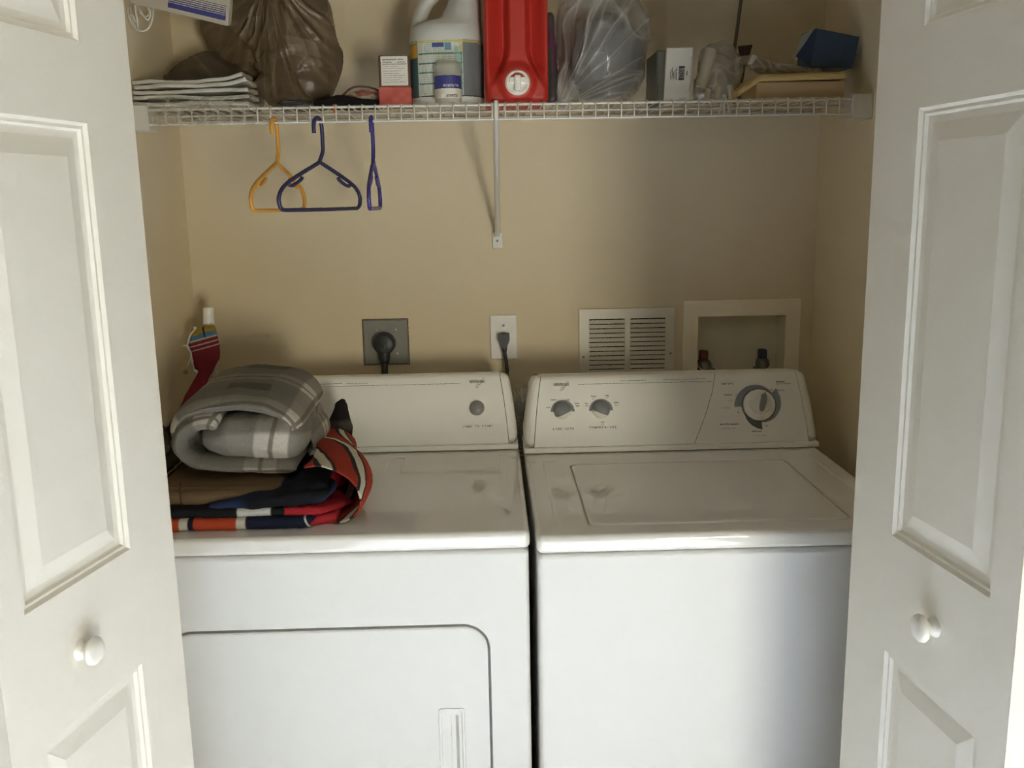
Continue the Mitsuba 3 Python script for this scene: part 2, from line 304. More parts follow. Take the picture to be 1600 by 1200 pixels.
for i, w in ((1, WIN), (2, WIN2)):
    k = f'window_{i}'; tag(k, 'bright daylit window of the room behind', kind='structure')
    q = trimesh.Trimesh([[w[0], ROOM_Y - .06, w[2]], [w[1], ROOM_Y - .06, w[2]], [w[1], ROOM_Y - .06, w[3]], [w[0], ROOM_Y - .06, w[3]]], [[0, 2, 1], [0, 3, 2]], process=False)
    if q.face_normals[0][1] < 0: q.invert()
    if i == 1: add(k + '__pane', q, M_TRIM, emitter={'type': 'area', 'radiance': {'type': 'rgb', 'value': list(WIN_RAD)}})
    else: add(k + '__pane', q, 'bsdf_pane')
    fr = prism(Polygon(list(sbox(w[0] - .05, w[2] - .05, w[1] + .05, w[3] + .05).exterior.coords), [list(sbox(w[0] + .02, w[2] + .02, w[1] - .02, w[3] - .02).exterior.coords)]), 0.02)
    add(k + '__frame', upright(fr, ROOM_Y), M_TRIM)

# ------------------------------------------------------------------ bifold doors
LW, TH = 0.38, 0.034
PZ = [(0.235, 0.8387), (1.015, 1.6005), (1.702, 1.935)]
S0, S1 = 0.1097, 0.0507
def leaf_meshes():
    holes = [[(S0, a), (LW - S1, a), (LW - S1, b), (S0, b)] for a, b in PZ]
    slab = prism(Polygon([(0, 0.012), (LW, 0.012), (LW, 2.03), (0, 2.03)], holes), TH)          # x: t, y: z, z: depth behind the face
    panels = []
    for a, b in PZ:
        rings = []
        for ins, dep in ((0, 0.0), (0.004, 0.0045), (0.008, 0.0045), (0.011, 0.0085), (0.016, 0.0095), (0.020, 0.0095), (0.044, 0.003), (0.047, 0.003)):
            rings.append([(S0 + ins, a + ins, dep), (LW - S1 - ins, a + ins, dep), (LW - S1 - ins, b - ins, dep), (S0 + ins, b - ins, dep)])
        rings = [[(S0, a, 0.03), (LW - S1, a, 0.03), (LW - S1, b, 0.03), (S0, b, 0.03)]] + rings
        panels.append(loft(rings))
    return slab, panels
SLAB, PANELS = leaf_meshes()
def door(o, d, n):
    """o: the leaf's edge at t=0, d: direction along the leaf, n: normal of the face."""
    M = np.eye(4); M[:3, 0] = [d[0], d[1], 0]; M[:3, 1] = [0, 0, 1]; M[:3, 2] = [-n[0], -n[1], 0]; M[:3, 3] = [o[0], o[1], 0]
    def mp(m):
        m = m.copy(); m.vertices = np.asarray(m.vertices) @ M[:3, :3].T + M[:3, 3]
        if np.linalg.det(M[:3, :3]) < 0: m.invert()
        return m
    return mp
KN = lathe(np.array([1, .72]) * np.array([(0, 0.038), (0.008, 0.0377), (0.0145, 0.0355), (0.0182, 0.031), (0.019, 0.027), (0.0172, 0.0225), (0.0125, 0.0185), (0.009, 0.0145), (0.009, 0.009), (0.0125, 0.005), (0.014, 0.0), (0, 0)]), 36)
def bifold(idx, lx, ly, ang, side, label):
    k = f'door_{idx}'; tag(k, label, kind='structure')
    d = np.array([-side * math.cos(ang), -math.sin(ang)]); n = np.array([side * math.sin(ang), -math.cos(ang)])
    mp = door((lx, ly), d, n)
    add(k + '__leaf', mp(SLAB), M_DOOR)
    for p in PANELS: add(k + '__leaf__raised_panel', mp(p), M_DOOR, 12)
    o = np.array([lx, ly]) + d * (0.238 if side > 0 else 0.225)
    zk = 0.9247 if side > 0 else 0.929
    add(k + '__knob', put(KN, frame([o[0], o[1], zk], [0, 0, 1], [n[0], n[1], 0])), M_KNOB, 40, 'round white knob')
    ap = np.array([lx, ly]) + d * (LW + 0.004)
    d2 = np.array([-side * math.cos(ang), math.sin(ang)]); n2 = np.array([-side * math.sin(ang), -math.cos(ang)])
    mp2 = door(ap - n * (TH + .002) + n2 * TH, d2, n2)
    k2 = add(k + '__leaf', mp2(SLAB), M_DOOR)
    for p in PANELS: add(k2 + '__raised_panel', mp2(p), M_DOOR, 12)
bifold(1, 0.2556, -1.0100, 1.3607, 1, 'white panelled bifold closet door folded open on the left, with a round knob')
bifold(2, 1.3041, -1.0320, 1.4560, -1, 'white panelled bifold closet door folded open on the right, with a round knob')

# ------------------------------------------------------------------ washer and dryer
class Console:
    """Backsplash with a leaning face: (x0, x1) at its foot, face from (yf, ztrim) up to (yt, zt)."""
    def __init__(s, x0, x1, yf, yt, zb=0.9165, zt=1.086, taper=0.02, back=-0.13):
        s.x0, s.x1, s.yf, s.yt, s.zb, s.zt, s.taper, s.back = x0, x1, yf, yt, zb, zt, taper, back
    def y(s, z):
        t = (z - s.zb) / (s.zt - s.zb); return s.yf + (s.yt - s.yf) * t - 0.004 * 4 * t * (1 - t)
    def profile(s, shrink=0.0, zlo=None):
        zlo = s.zb + 0.014 if zlo is None else zlo
        zs = np.linspace(zlo, s.zt - 0.016, 10); P = [(s.y(z), z) for z in zs]
        r = 0.016; yb = s.y(s.zt - 0.016)
        P += [(yb + r * (1 - math.cos(a)) * 1.1 + 0.002, s.zt - r + r * math.sin(a)) for a in np.linspace(0.3, math.pi / 2, 6)]
        P += [(s.back - 0.012, s.zt - 0.004), (s.back, s.zt - 0.02), (s.back, zlo)]
        P = np.array(P)
        if shrink:
            c = np.array([(s.yf + s.back) / 2, zlo + 0.02]); 
            q = Polygon(P).buffer(-shrink, join_style=1)
            # keep the vertex count: move every point towards the shrunken outline's nearest point
            from shapely.geometry import Point
            P = np.array([q.exterior.interpolate(q.exterior.project(Point(*p))).coords[0] for p in P])
            P[:, 1] = np.maximum(P[:, 1], zlo + 0.0)
        return P
    def xmap(s, x, z):
        t = np.clip((z - s.zb) / (s.zt - s.zb), 0, 1); c = (s.x0 + s.x1) / 2; h = (s.x1 - s.x0) / 2
        return c + (x - c) * (1 - s.taper * t ** 1.5 / h)
    def section(s, xs, sh, zlo=None):
        rings = []
        for x, d in zip(xs, sh):
            P = s.profile(d, zlo); rings.append(np.stack([s.xmap(x, P[:, 1]), P[:, 0], P[:, 1]], 1))
        return loft(rings)
    def on(s, m, x, z, lift=0.0003, thick=None):
        """Wrap a mesh (x right, y up, z out) onto the face with its origin at (x, z)."""
        m = m.copy(); v = np.array(m.vertices); zz = z + v[:, 1] * 0.93
        m.vertices = np.stack([x + v[:, 0], s.y(zz) - lift - v[:, 2] * 0.94, zz + 0.35 * v[:, 2]], 1)
        return m
    def build(s, k, cap=0.022):
        R = 0.018; a = np.linspace(0, 1, 7)
        e = R * (1 - np.sqrt(np.clip(1 - (1 - a) ** 2, 0, 1)))
        add(k + '__console', s.section([s.x0 + cap + .0007, s.x1 - cap - .0007], [0, 0]), M_CONS, 35)
        kc = k + '__console'
        add(kc + '__end_cap', s.section(list(s.x0 + R * a) + [s.x0 + cap - .0007], list(e) + [0]), M_CONS, 50)
        add(kc + '__end_cap', s.section([s.x1 - cap + .0007] + list(s.x1 - R * a[::-1]), [0] + list(e[::-1])), M_CONS, 50)
        add(kc + '__trim', tm(rbox(s.x0 + .0005, s.yf - .0022, s.zb, s.x1 - .0005, s.back, s.zb + .0135, .004, 16)), M_CONS, 40)
        return kc
def text(t, h, **kw):
    m = meshkit.text_mesh(t, h, 0.0003, **kw); b = m.bounds; m.apply_translation([-b[0][0], 0, 0]); return m
def fit_text(t, w, h=None, spaced=None, **kw):
    """Lettering w metres wide; spaced: letters set one by one."""
    if spaced:
        ms, n = [], len(t)
        for i, c in enumerate(t):
            if c == ' ': continue
            g = text(c, h, **kw); g.apply_translation([i * (w / n), 0, 0]); ms.append(g)
        m = cat_(*ms)
    else:
        m = text(t, 0.01, **kw)
    s = w / (m.bounds[1][0] - m.bounds[0][0])
    m.apply_scale([s, (s if h is None else h / 0.01 if not spaced else 1), 1]); return m
def logo(w):
    m = fit_text('Whirlpool', w, bold=True); v = np.array(m.vertices); v[:, 0] += 0.28 * v[:, 1]; v[:, 1] *= 1.25; m.vertices = v
    sw = [(0.70 * w, -0.1 * w), (0.50 * w, -0.16 * w), (0.47 * w, -0.30 * w), (0.60 * w, -0.27 * w), (0.78 * w, -0.02 * w), (0.92 * w, 0.27 * w), (0.97 * w, 0.33 * w)]
    c = crom([(x, y, 0.0002) for x, y in sw], 6); t = tube(c, 0.00045, 5); t.vertices = np.asarray(t.vertices) * [1, 1, 0.5]
    return cat_(m, t)
def bar(w, h): return bx(0, -h / 2, 0, w, h / 2, 0.0003)
def smallprint(lines):
    return cat_(*[put(bar(w, h), np.array([[1, 0, 0, x], [0, 1, 0, y], [0, 0, 1, 0], [0, 0, 0, 1.0]])) for x, y, w, h in lines])
def arc_poly(a0, a1, ri, ro0, ro1, n=28):
    a = np.radians(np.linspace(a0, a1, n)); ro = np.linspace(ro0, ro1, n)
    return Polygon(list(zip(ro * np.cos(a), ro * np.sin(a))) + list(zip((ri * np.cos(a))[::-1], (ri * np.sin(a))[::-1])))

def cabinet(k, x0, x1, yf, yb, label, gapm=M_GAP):
    tag(k, label, 'washing machine' if k == 'washer' else 'dryer')
    c = rbox(x0 + .002, yf + .004, 0.06, x1 - .002, yb, 0.8775, .010) 
    return c
DECKZ = 0.914
# dryer
DX0, DX1, DYF, DYB = 0.078, 0.814, -0.8075, -0.125
c = cabinet('dryer', DX0, DX1, DYF, DYB, 'white front-loading clothes dryer with a pile of laundry on it, left of the washer')
dp = rrect(0.150, 0.20, 0.7385, 0.7365, 0.050, 12)
def front_prism(poly, y0, y1):
    m = prism(poly, y1 - y0); m.apply_transform(np.array([[1, 0, 0, 0], [0, 0, 1, y0], [0, 1, 0, 0], [0, 0, 0, 1.0]])); m.invert() if m.volume < 0 else None; return m
c = c - mfd(front_prism(dp.buffer(0.0005), DYF - .02, DYF + .030))
add('dryer__cabinet', tm(c), M_ENAMEL, 40)
add('dryer__toe_kick', bx(DX0 + .03, DYF + .05, 0, DX1 - .03, DYB, .062), M_GAP)
dd = dp.buffer(-0.0045)
dm = mfd(front_prism(dd.buffer(-.003), DYF + .0015, DYF + .029)) + mfd(front_prism(dd, DYF + .0035, DYF + .029)) + mfd(front_prism(dd.buffer(-.0012), DYF + .0022, DYF + .029))
hp = rrect(0.6400, 0.385, 0.6885, 0.5715, 0.006)
dm = dm - mfd(front_prism(hp, DYF - .01, DYF + .020))
add('dryer__door', tm(dm), M_ENAMEL, 40)
cup = mfd(front_prism(hp.buffer(-.0003), DYF - .0005, DYF + .0195)) - mhull([(x, y, z) for y, i in ((DYF - .003, .0042), (DYF + .0030, .0062)) for x in (.6400 + i, .6885 - i) for z in (.385 + i, .5715 - i)])
cup = cup - mhull([(0.662, DYF - .002, .398), (0.662, DYF - .002, .558), (0.679, DYF - .002, .398), (0.679, DYF - .002, .558), (0.6625, DYF + .017, .40), (0.6625, DYF + .017, .554), (0.6705, DYF + .017, .40), (0.6705, DYF + .017, .554)])
add('dryer__door__handle', tm(cup), M_ENAMEL, 35, 'white recessed grip')
deck = rbox(DX0, DYF - .003, 0.8805, DX1, DYB, DECKZ, .010)
lint = (0.512, -0.4500, 0.7665, -0.300)
deck = deck - Manifold.cube([lint[2] - lint[0], lint[3] - lint[1], .02]).translate([lint[0], lint[1], DECKZ - .0022])
add('dryer__top', tm(deck), M_DECK, 40)
lid = mhull([(x, y, z) for x, y in ((.546, -.424), (.764, -.424), (.764, -.3005), (.546, -.3005)) for z in (DECKZ - .003,)] + [(x, y, DECKZ + .0018) for x, y in ((.550, -.419), (.7625, -.419), (.7625, -.3005), (.550, -.3005))])
add('dryer__lint_lid', tm(lid), M_DECK, False)
DC = Console(DX0 + .002, 0.812, -0.259, -0.190, back=-0.128)
kc = DC.build('dryer')
add(kc + '__start_button', DC.on(lathe([(0, .011), (.006, .0107), (.012, .009), (.0158, .006), (.0175, .001), (.0182, 0), (0, 0)], 32), 0.7153, 1.0108), M_BUTTON, 40, 'grey round push button')
add(kc + '__brand_mark', DC.on(logo(0.036), 0.698, 1.0665), M_PRINT)
add(kc + '__printed_line', DC.on(bar(0.3435 + .16, .0010), 0.173, 1.0658), M_PRINTG)
add(kc + '__small_lettering', DC.on(smallprint([(0.312 - .173 + i * .0065, 0.006, .0052, .0013) for i in range(13)] + [(0.312 - .173 + .095 + i * .0065, 0.0055, .005, .0013) for i in range(8)]), 0.173, 1.0658), M_PRINTG)
add(kc + '__start_lettering', DC.on(fit_text('PUSH TO START', 0.070, 0.0044, spaced=True, bold=True), 0.6825, 0.9680), M_PRINT)

# washer
WX0, WX1, WYF, WYB = 0.8245, 1.5095, -0.8374, -0.165
c = cabinet('washer', WX0, WX1, WYF, WYB, 'white top-loading washing machine with control dials, right of the dryer')
add('washer__cabinet', tm(c), M_ENAMEL, 40)
add('washer__toe_kick', bx(WX0 + .03, WYF + .05, 0, WX1 - .03, WYB, .062), M_GAP)
deck = rbox(WX0, WYF - .003, 0.8805, WX1, WYB, DECKZ, .011)
LP = rrect(0.9200, -0.792, 1.4020, -0.392, 0.016)
hole = prism(LP, .02); hole.apply_translation([0, 0, DECKZ - .009])
deck = deck - mfd(hole)
add('washer__top', tm(deck), M_DECK, 40)
path = crom([(0.893, -.362, DECKZ - .0028), (0.872, -.366, DECKZ - .0028), (0.866, -.39, DECKZ - .0028), (0.8645, -.58, DECKZ - .0028), (0.864, -.776, DECKZ - .0028)], 8)
add('washer__top__ridge', tube(path, .0045, 12), M_DECK, True)
path = crom([(1.440, -.362, DECKZ - .0028), (1.461, -.366, DECKZ - .0028), (1.467, -.39, DECKZ - .0028), (1.469, -.58, DECKZ - .0028), (1.470, -.776, DECKZ - .0028)], 8)
add('washer__top__ridge', tube(path, .0045, 12), M_DECK, True)
LQ = LP.buffer(-.0035)
def ins(poly, d): return np.array(poly.buffer(-d).simplify(0).exterior.coords)[:-1]
n0 = 64
def ring(poly, d, z):
    q = poly.buffer(-d).exterior; return [(*q.interpolate(t, normalized=True).coords[0], z) for t in np.arange(n0 * 4) / (n0 * 4)]
lid = loft([ring(LQ, .001, DECKZ - .0085), ring(LQ, 0, DECKZ - .006), ring(LQ, 0, DECKZ - .0018), ring(LQ, .001, DECKZ - .0002), ring(LQ, .0035, DECKZ + .0012), ring(LQ, .010, DECKZ + .0013)])
add('washer__lid', lid, M_DECK, 30, 'flat loading lid set into the top')
WC = Console(WX0 - .002, WX1 + .001, -0.3036, -0.246, taper=0.022, back=-0.170)
kc = WC.build('washer', 0.024)
def on(name, m, x, z, b, smooth=False, label=None, lift=.0003): return add(name, WC.on(m, x, z, lift), b, smooth, label)
on(kc + '__brand_mark', logo(0.036), 0.8955, 1.0655, M_PRINT)
on(kc + '__printed_line', bar(0.316, .0010), 0.9527, 1.0680, M_PRINTG)
on(kc + '__small_lettering', smallprint([(0.10 + i * .0068, 0.0062, .0054, .0012) for i in range(9)] + [(0.20 + i * .0068, 0.0066, .0052, .0012) for i in range(15)]), 0.9527, 1.0680, M_PRINTG)
cv = crom([(0.0558, 0.1675 * 0 + (1.0838 - 1.0) / .93, 0), (0.0505, (1.060 - 1.0) / .93, 0), (0.0445, (1.0388 - 1.0) / .93, 0), (0.0235, (0.985 - 1.0) / .93, 0), (-0.0003, (0.9325 - 1.0) / .93, 0)], 10)
cvm = tube(cv, .0007, 5); on(kc + '__panel_line', cvm, 1.2200, 1.0, M_PRINTG)
on(kc + '__size_lettering', fit_text('LOAD SIZE', 0.0485, 0.0044, spaced=True, bold=True), 0.8915, 0.9688, M_PRINT)
on(kc + '__temperature_lettering', fit_text('TEMPERATURE', 0.063, 0.0044, spaced=True, bold=True), 0.9755, 0.9700, M_PRINT)
def words(items): return cat_(*[put(fit_text(t, w, h, bold=b), np.array([[1, 0, 0, x], [0, 1, 0, y / .93], [0, 0, 1, 0], [0, 0, 0, 1.0]])) for t, x, y, w, h, b in items])
on(kc + '__dial_lettering', words([('Small', .8775, .0175, .009, .003, 1), ('Medium', .8885, .034, .0135, .003, 1), ('Large', .9235, .0335, .0095, .003, 1), ('Extra', .9445, .0245, .010, .003, 1), ('Large', .9445, .0195, .010, .003, 1),
    ('Hot', .9680, .0240, .007, .003, 1), ('Cold', .9680, .0190, .007, .0026, 0), ('Warm', .9825, .0395, .0115, .003, 1), ('Cold', .9850, .0345, .0065, .0026, 0), ('Cold', 1.0150, .0405, .0085, .003, 1), ('Cold', 1.0160, .0355, .0070, .0026, 0),
    ('Warm', 1.0350, .0245, .0115, .003, 1), ('Warm', 1.0365, .0195, .0085, .0026, 0), ('Hot', 1.0035, -.0180, .0080, .003, 1), ('Hot', 1.0045, -.0230, .0060, .0026, 0)]), 0, 1.0, M_PRINT)
on(kc + '__cycle_lettering', words([('DELICATE', 1.2895, .0605, .0275, .0034, 1), ('GENTLE WASH', 1.2805, -.0295, .0435, .0038, 1), ('Rinse', 1.3545, -.0460, .023, .003, 1), ('NORMAL', 1.4190, .0622, .021, .0034, 1),
    ('Heavy', 1.2955, .0365, .018, .003, 1), ('Regular', 1.4180, .0440, .020, .003, 0), ('10', 1.4045, .0455, .004, .003, 1), ('10', 1.3865, -.0345, .005, .003, 1), ('2', 1.3205, .0365, .003, .003, 1), ('6', 1.3220, -.0030, .004, .003, 1)]), 0, 1.0, M_PRINT)
on(kc + '__cycle_small_print', smallprint([(1.2815 + i * .006, -.0365 / .93, .0048, .0011) for i in range(6)] + [(1.4185 + i * .006, .0590 / .93, .0048, .0011) for i in range(6)] + [(1.284 + i * .006, .0085 / .93, .0048, .001) for i in range(4)] + [(1.302 + i * .006, .0245 / .93, .0045, .001) for i in range(2)] + [(1.364 + i * .006, -.054 / .93, .0045, .001) for i in range(4)]), 0, 1.0, M_PRINTG)
def small_dial(x, z, tilt):
    b = on(kc + '__dial', prism(arc_poly(0, 180, .0005, .0278, .0278), .0008), x, z - .002, M_DIALG, False, 'grey half-round scale with a grey and white knob')
    dome = Manifold.revolve(CrossSection([[(0, 0), (.0205, 0), (.0200, .009), (.0175, .0135), (.012, .0165), (0, .0175)]]), 40)
    ca, sa = math.cos(math.radians(tilt)), math.sin(math.radians(tilt))
    nrm = (-sa, ca, 0.35)
    up_, dn = dome.trim_by_plane(nrm, -0.0035), dome.trim_by_plane([-v for v in nrm], 0.0040)
    on(b + '__grip', tm(up_), x, z - .001, M_DIALG, 40)
    on(b + '__pointer', tm(dn), x, z - .001, M_KWHITE, 40)
small_dial(0.9153, 1.0105, 27)
small_dial(1.0046, 1.0110, -22)
# timer dial
tx, tz = 1.3735, 1.0130
b = on(kc + '__timer_dial', lathe([(0, .004), (.0375, .004), (.040, .0025), (.0405, 0), (0, 0)], 48), tx, tz, M_BANDD, 40, 'large round timer knob on a blue-grey ring')
for a0, a1, r0, r1 in ((183, 33, .0575, .0430), (42, -78, .0575, .0425), (-148, -84, .0400, .0585)):
    on(b + '__cycle_band', prism(arc_poly(a0, a1, .0385, r0, r1), .0008), tx, tz, M_BAND if a0 > -100 else M_BANDD)
on(b + '__skirt', lathe([(0, .010), (.0335, .010), (.0365, .008), (.0372, .003), (0, .003)], 48), tx, tz, M_CONS, 40)
on(b + '__face', lathe([(0, .024), (.0195, .0237), (.0225, .022), (.0245, .018), (.0262, .010), (0, .010)], 48), tx + .001, tz + .003, M_KWHITE, 40, 'white knob face')
gp = Polygon([(.008, .0215), (.0015, .018), (-.002, .006), (-.0055, -.010), (-.0048, -.0185), (-.001, -.0205), (.003, -.015), (.008, -.003), (.0102, .010)]).buffer(.0025).buffer(-.0012)
gm = prism(gp, .0062); gm.apply_translation([0, 0, .0235]); on(b + '__grip', gm, tx + .001, tz + .003, M_DIALG, False, 'dark grey pointer bar')
on(b + '__pointer_mark', bx(-.0012, -.0355, .0095, .0012, -.0300, .0112), tx, tz, M_KWHITE)

# ------------------------------------------------------------------ wall fittings
k = 'dryer_outlet'; tag(k, 'square grey metal outlet plate on the back wall above the dryer', 'outlet')
add(k + '__plate', chbox(0.4255, -.006, 1.083, 0.5395, 0, 1.1985, .0025), M_STEEL)
add(k + '__plate_edge', cat_(bx(0.4235, -.003, 1.081, 0.4255, 0, 1.2005), bx(0.5395, -.003, 1.081, 0.5415, 0, 1.2005), bx(.4235, -.003, 1.1985, .5415, 0, 1.2005), bx(.4235, -.003, 1.081, .5415, 0, 1.083)), M_DKBROWN)
scw = lathe([(0, .0015), (.0022, .0012), (.003, 0), (0, 0)], 14)
for x, z in ((0.4605, 1.1715), (0.5085, 1.1730), (0.5110, 1.1105)): add(k + '__screw', put(scw, frame([x, -.006, z], [1, 0, 0], [0, -1, 0])), M_SCREW, 40)
k = 'dryer_power_plug'; tag(k, 'thick round black plug in the grey plate with its cord behind the dryer', 'plug')
pm = hull([(.4805, -.014, 1.139, .010), (.4805, -.028, 1.139, .012), (.4800, -.026, 1.105, .012)]) + mfd(put(lathe([(0, .034), (.020, .034), (.0265, .029), (.028, .020), (.028, 0), (0, 0)], 36), frame([.4805, -.0062, 1.139], [1, 0, 0], [0, -1, 0])))
add(k + '__plug', tm(pm + hull([(.4805, -.024, 1.135, .017), (.4795, -.024, 1.098, .0135)])), M_BLACK, 40)
add(k + '__cord', tube(crom([(.4795, -.024, 1.105), (.479, -.027, 1.085), (.479, -.036, 1.05), (.480, -.05, .95), (.49, -.06, .7)], 8), .0088, 12), M_BLACK, True)
k = 'wall_outlet'; tag(k, 'white outlet plate on the back wall between dryer and washer', 'outlet')
add(k + '__plate', chbox(0.7505, -.006, 1.0895, 0.8205, 0, 1.2045, .0025), M_OUTLET)
add(k + '__socket', put(lathe([(0, .0012), (.0165, .0012), (.0172, 0), (0, 0)], 32), frame([.7865, -.006, 1.146], [1, 0, 0], [0, -1, 0])), M_OUTLET, 40)
add(k + '__screw', put(scw, frame([.7855, -.006, 1.1775], [1, 0, 0], [0, -1, 0])), M_STEEL, 40)
k = 'power_plug'; tag(k, 'small black plug in the white outlet plate with its cord going down', 'plug')
add(k + '__plug', tm(mhull([(x, y, z) for x, z in ((.7725, 1.158), (.8000, 1.158), (.8000, 1.142), (.7725, 1.142), (.781, 1.121), (.7915, 1.121)) for y in (-.0073, -.030)]) + hull([(.7865, -.018, 1.150, .0105), (.7865, -.022, 1.117, .0068)])), M_BLACK, 40)
add(k + '__cord', tube(crom([(.7868, -.022, 1.122), (.788, -.024, 1.100), (.7905, -.030, 1.085), (.7900, -.040, 1.05), (.765, -.06, .98), (.70, -.06, .80)], 8), .0048, 10), M_BLACK, True)
k = 'vent_grille'; tag(k, 'off-white metal louvered vent grille on the back wall above the washer', 'vent')
gx0, gx1, gz0, gz1 = .9805, 1.2265, .965, 1.2145
cols = ((1.0065, 1.0985), (1.1125, 1.2035))
g = prism(Polygon(list(sbox(gx0, gz0, gx1, gz1).exterior.coords), [list(sbox(a, .985, b_, 1.1890).exterior.coords) for a, b_ in cols]), .006)
g.apply_transform(np.array([[1, 0, 0, 0], [0, 0, -1, 0], [0, 1, 0, 0], [0, 0, 0, 1.0]])); 
add(k + '__frame', g, M_VENT)
add(k + '__rim', cat_(bx(gx0, -.0075, gz1 - .002, gx1, -.006, gz1), bx(gx0, -.0075, gz0, gx0 + .002, -.006, gz1), bx(gx1 - .002, -.0075, gz0, gx1, -.006, gz1)), M_VENT)
add(k + '__backing', bx(gx0 + .01, -.0015, gz0 + .01, gx1 - .01, -.0005, gz1 - .01), M_GAP)
lv = None
for a, b_ in cols:
    m = mhull([(x, y, z) for x in (a - .001, b_ + .001) for y, z in ((-.0022, .0040), (-.0018, .0032), (-.0075, -.0042), (-.0068, -.0047), (-.0056, -.0042))])
    shp = mikit.ply(tm(m), M_VENT)
    for i in range(17):
        kk = key(k + '__louver'); scene[kk] = {**shp, 'to_world': T().translate([0, 0, 1.1812 - i * .01178])}
for x, z in ((.9915, 1.091), (1.2175, 1.0955)): add(k + '__screw', put(scw, frame([x, -.006, z], [1, 0, 0], [0, -1, 0])), M_STEEL, 40)
k = 'washer_supply_box'; tag(k, 'recessed white water supply box in the back wall above the washer', 'supply box')
fr = prism(Polygon(list(rrect(1.250, .925, 1.5530, 1.2310, .004).exterior.coords), [list(sbox(1.288, .972, 1.516, 1.1895).exterior.coords)]), .007)
fr.apply_transform(np.array([[1, 0, 0, 0], [0, 0, -1, 0], [0, 1, 0, 0], [0, 0, 0, 1.0]]))
add(k + '__frame', fr, M_BOXW)
add(k + '__recess', cat_(bx(1.2865, .070, .9705, 1.5175, .073, 1.1905), bx(1.2862, -.002, .9705, 1.2885, .0715, 1.1905), bx(1.5155, -.002, .9705, 1.5178, .0715, 1.1905), bx(1.2865, -.002, 1.1882, 1.5175, .0715, 1.1908), bx(1.2865, -.002, .9702, 1.5175, .0715, .9725)), M_RECESS)
def valve(x, hm, lab, dirx):
    k = 'water_valve' if 'water_valve__body' not in scene else 'water_valve_001'; tag(k, lab, 'valve')
    scene[k + '__body'] = mikit.ply(tm(hull([(x, .035, .985, .014), (x, .035, 1.045, .014)]) + hull([(x, .035, 1.055, .020), (x + .004 * dirx, .030, 1.040, .021)]) + hull([(x, .030, 1.045, .018), (x + dirx * .03, .01, 1.025, .016)])), M_BRASS, 40)
    add(k + '__handle', tm(rbox(x - .011, .026, 1.068, x + .011, .046, 1.095, .004, 12)), hm, 40)
    add(k + '__collar', put(tube([(.0205 * math.cos(a), .0205 * math.sin(a), 0) for a in np.linspace(0, 2 * math.pi, 28, endpoint=False)], .0022, 8, closed=True), frame([x + .002 * dirx, .026, 1.056], [1, 0, 0], [0.15 * dirx, -.6, .8])), M_SCREW, True)
valve(1.3135, M_REDH, 'water valve with a red handle in the left of the recessed supply box', 1)
valve(1.4700, M_BLUEH, 'water valve with a dark blue handle in the right of the recessed supply box', -1)
pth = crom([(.79, -.058, .25), (.80, -.058, .80), (.812, -.058, .93), (.838, -.058, .985), (.868, -.058, .95), (.88, -.058, .80), (.88, -.058, .25)], 60)
add('vent_hose', tube(pth, .040 + .0028 * np.cos(np.arange(len(pth)) * 2 * math.pi / 4), 24), M_FOIL, True, 'grey corrugated vent hose glimpsed between dryer and washer', 'hose')

# ------------------------------------------------------------------ wire shelf
SZ, SY, SB = 1.7005, -0.3165, 1.6635
k = 'wire_shelf'; tag(k, 'white wire shelf across the closet above the washer and dryer', 'shelf')
wp = crom([(0, -.004, SZ - .0032), (0, -.15, SZ - .0032), (0, SY + .012, SZ - .0032)], 2)
wp = np.vstack([wp, [(0, SY + .002, SZ - .0030), (0, SY - .0022, SZ - .008), (0, SY - .0026, SB + .008), (0, SY - .0018, SB)]])
wsh = mikit.ply(tube(wp, .0019, 7), M_WIRE, True)
xs = [0.489 + i * 0.0277 for i in range(-17, 39)]
xs = [x for x in xs if 0.008 < x < CW - .008]
for x in xs:
    kk = key(k + '__cross_wire'); scene[kk] = {**wsh, 'to_world': T().translate([float(x), 0, 0])}
for y, z, r in ((SY + .003, SZ - .0068, .0030), (SY + .0005, SB, .0030), (-.165, SZ - .0072, .0030), (-.008, SZ - .0072, .0030)):
    add(k + '__rail', rod((.004, y, z), (CW - .004, y, z), r, 10), M_WIRE, True)
for s, x0, x1 in ((0, .0, .038), (1, CW - .045, CW)):
    add(k + '__end_bracket', chbox(x0, -.325, 1.650, x1, -.272, 1.7045, .003), M_PLASTW)
add(k + '__support_strut', cat_(rod((.7745, SY + .005, 1.688), (.7745, -.012, 1.408), .0066, 14), chbox(.7695, SY - .0055, 1.6590, .7795, SY + .012, 1.7025, .002)), M_WIRE, 40, 'diagonal support rod')
add(k + '__strut_foot', tm(rbox(.7615, -.005, 1.3735, .7875, 0, 1.4150, .002, 12) + mhull([(x, y, z) for x in (.767, .782) for y, z in ((-.002, 1.400), (-.002, 1.418), (-.022, 1.412), (-.016, 1.422))])), M_PLASTW, 40)
add(k + '__strut_foot__screw', put(scw, frame([.7745, -.005, 1.3925], [1, 0, 0], [0, -1, 0])), M_STEEL, 40)

